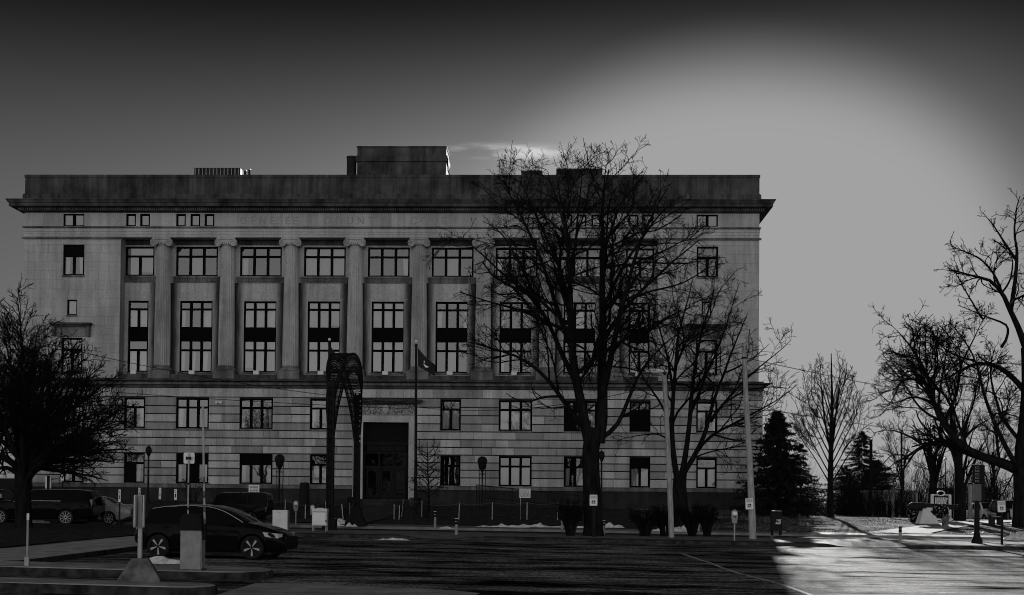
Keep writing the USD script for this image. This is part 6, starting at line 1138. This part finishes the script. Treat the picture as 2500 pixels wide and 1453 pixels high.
SUV = dict(L=5.35, W=2.0, zl=.28, r=.39, wheels=(1.32, 4.62), spokes=10, spoke_w=(.035, .03), bright_rim=True,
    zr=[(0, 1.0), (.03, 1.15), (.15, 1.55), (.3, 1.70), (.9, 1.745), (2.2, 1.75), (3.2, 1.71), (3.45, 1.64), (3.8, 1.40), (4.1, 1.22), (4.4, 1.19), (5.0, 1.12), (5.2, 1.04), (5.3, .88), (5.35, .72)],
    zb=[(0, .95), (.2, 1.16), (2, 1.16), (4.0, 1.14), (4.9, 1.03), (5.35, .66)], wr=[(0, .74), (.3, .76), (3.2, .76), (4.1, .86), (5.0, .82), (5.35, .66)], wb=[(0, .88), (.15, .97), (1, 1.0), (4.6, 1.0), (5.1, .92), (5.35, .78)],
    side_windows=[(.3, 1.55, .38, 1.55), (1.62, 2.7, 1.62, 2.7), (2.78, 3.95, 2.78, 3.4)], screens=[(3.42, 4.05, 'windscreen'), (.06, .26, 'rear_window')], trim=(1.6, 3.95), head=(4.95, 1.0, .34, .2), tail=(.02, 1.28, .14, .34), mirror=(3.75, 1.2), handles=((1.75, 1.0), (2.85, 1.0)), grille=(.6, .95), rack=(.4, 3.0))
c = onb(131, 1281); car('large_suv', 'large black SUV with bright window trim parked behind the left tree', 'car', (at(131, 1240, 65.4)[0], 65.4, SL*at(131, 1240, 65.4)[0]), 180.0, SUV, M['blackpaint'])
SED = dict(L=4.8, W=1.82, zl=.20, r=.325, wheels=(1.08, 3.85), spokes=7, spoke_w=(.06, .04), bright_rim=True,
    zr=[(0, .78), (.03, .92), (.2, 1.0), (.7, 1.05), (1.0, 1.16), (1.4, 1.36), (1.8, 1.43), (2.4, 1.44), (2.9, 1.36), (3.3, 1.14), (3.6, .98), (4.2, .88), (4.6, .74), (4.8, .56)],
    zb=[(0, .74), (.6, .96), (2.0, .95), (3.5, .90), (4.3, .8), (4.8, .5)], wr=[(0, .62), (.7, .68), (1.4, .60), (2.6, .61), (3.5, .68), (4.4, .62), (4.8, .46)], wb=[(0, .76), (.3, .88), (1, .91), (3.8, .91), (4.4, .82), (4.8, .62)],
    side_windows=[(1.2, 2.05, 1.45, 2.05), (2.12, 3.3, 2.12, 2.85)], screens=[(2.75, 3.5, 'windscreen'), (.85, 1.5, 'rear_window')], head=(4.3, .80, .36, .14), tail=(.02, .95, .3, .2), mirror=(3.2, 1.0), handles=((1.5, .86), (2.4, .85)), grille=(.4, .6))
xq = at(331, 1250, 66.6)[0]-2.4; car('sedan', 'silver saloon car half hidden behind the large black SUV', 'car', (xq, 67.45, SL*xq), 180.0, SED, M['silver'])
JEEP = dict(L=4.5, W=1.85, zl=.42, r=.40, wheels=(.85, 3.6), spokes=5, spoke_w=(.09, .06),
    zr=[(0, 1.0), (.03, 1.6), (.1, 1.72), (.5, 1.76), (2.3, 1.74), (2.55, 1.68), (2.75, 1.40), (2.9, 1.16), (3.1, 1.12), (4.1, 1.06), (4.4, .98), (4.5, .7)],
    zb=[(0, .98), (.1, 1.14), (2.8, 1.10), (4.2, .98), (4.5, .66)], wr=[(0, .72), (.3, .74), (2.4, .72), (3.0, .70), (4.2, .62), (4.5, .55)], wb=[(0, .86), (.2, .92), (3.2, .92), (4.5, .86)],
    side_windows=[(.2, .95, .2, .95), (1.02, 1.75, 1.02, 1.75), (1.82, 2.75, 1.82, 2.55)], screens=[(2.56, 2.88, 'windscreen'), (.04, .09, 'rear_window')], head=(4.2, .95, .22, .16), tail=(.02, 1.05, .1, .24), mirror=(2.7, 1.2), handles=((1.15, 1.0), (1.95, 1.0)), grille=(.6, .95))
xq = at(668, 1250, 66.2)[0]-2.25; car('boxy_suv', 'dark boxy off-road car parked beyond the hatchback bonnet', 'car', (xq, 66.4, SL*xq), 180.0, JEEP, M['darkpaint'])
# parked vehicles beyond the park
PICK = dict(L=5.6, W=1.95, zl=.35, r=.38, wheels=(1.2, 4.7), spokes=6, spoke_w=(.06, .04),
    zr=[(0, .9), (.04, 1.08), (2.1, 1.1), (2.2, 1.5), (2.4, 1.78), (3.6, 1.8), (4.0, 1.5), (4.3, 1.2), (5.2, 1.12), (5.5, 1.0), (5.6, .7)], zb=[(0, .86), (.3, 1.06), (4.2, 1.1), (5.3, 1.0), (5.6, .62)], wr=[(0, .84), (2.1, .86), (2.3, .74), (3.6, .74), (4.4, .84), (5.6, .66)], wb=[(0, .9), (.2, .97), (5.0, .97), (5.6, .8)],
    side_windows=[(2.5, 3.1, 2.5, 3.1), (3.18, 4.1, 3.18, 3.75)], screens=[(3.66, 4.22, 'windscreen')], head=(5.2, .98, .3, .2), tail=(.02, 1.02, .12, .26), mirror=(3.95, 1.2), handles=((2.7, 1.0), (3.3, 1.0)), grille=(.6, .95))
def far_car(px, Yc, rz, name, label, spec, pm): c = at(px, 1270, Yc); car(name, label, 'car', (c[0]-spec['W']/2, Yc, float(zg(c[0], Yc))), rz, spec, pm)
far_car(2401, 118.5, -78.0, 'pickup_truck', 'white pickup truck facing the viewer beyond the park, right of the banner post', PICK, M['whitepaint']); far_car(2436, 116.0, -100.0, 'parked_car', 'pale car with glinting windscreen behind the stone bench', SED, M['silver']); far_car(2468, 113.0, -88.0, 'dark_suv', 'dark SUV between the bench and the stone urn', SUV, M['darkpaint'])
# dark lorry far left
p = at(12, 1215, 92.0); g0 = float(zg(p[0], 92)); zt = fz(12, 1168, 92)-g0; t = Thing('box_truck', 'dark high-sided lorry far back at the left edge behind the tree', 'lorry', (p[0]-2, 92, g0))
t.part('box', MB().cbox(-4, 3.0, 0, 2.4, .8, zt, .04).mesh(), M['darkpaint']); t.part('roof_edge', MB().box(-4, 3.0, -.02, 2.42, zt+.001, zt+.05).mesh(), M['galv']); t.part('chassis', MB().box(-4, 3.2, .4, 2.0, .5, .79).mesh(), M['plastic'])
for x in (-2.8, -1.8, 2.2): t.part('wheel', MB().rod((x, -.02, .45), (x, .3, .45), .45, k=20).mesh(), M['rubber']); t.part('wheel', MB().rod((x, 2.1, .45), (x, 2.42, .45), .45, k=20).mesh(), M['rubber'])
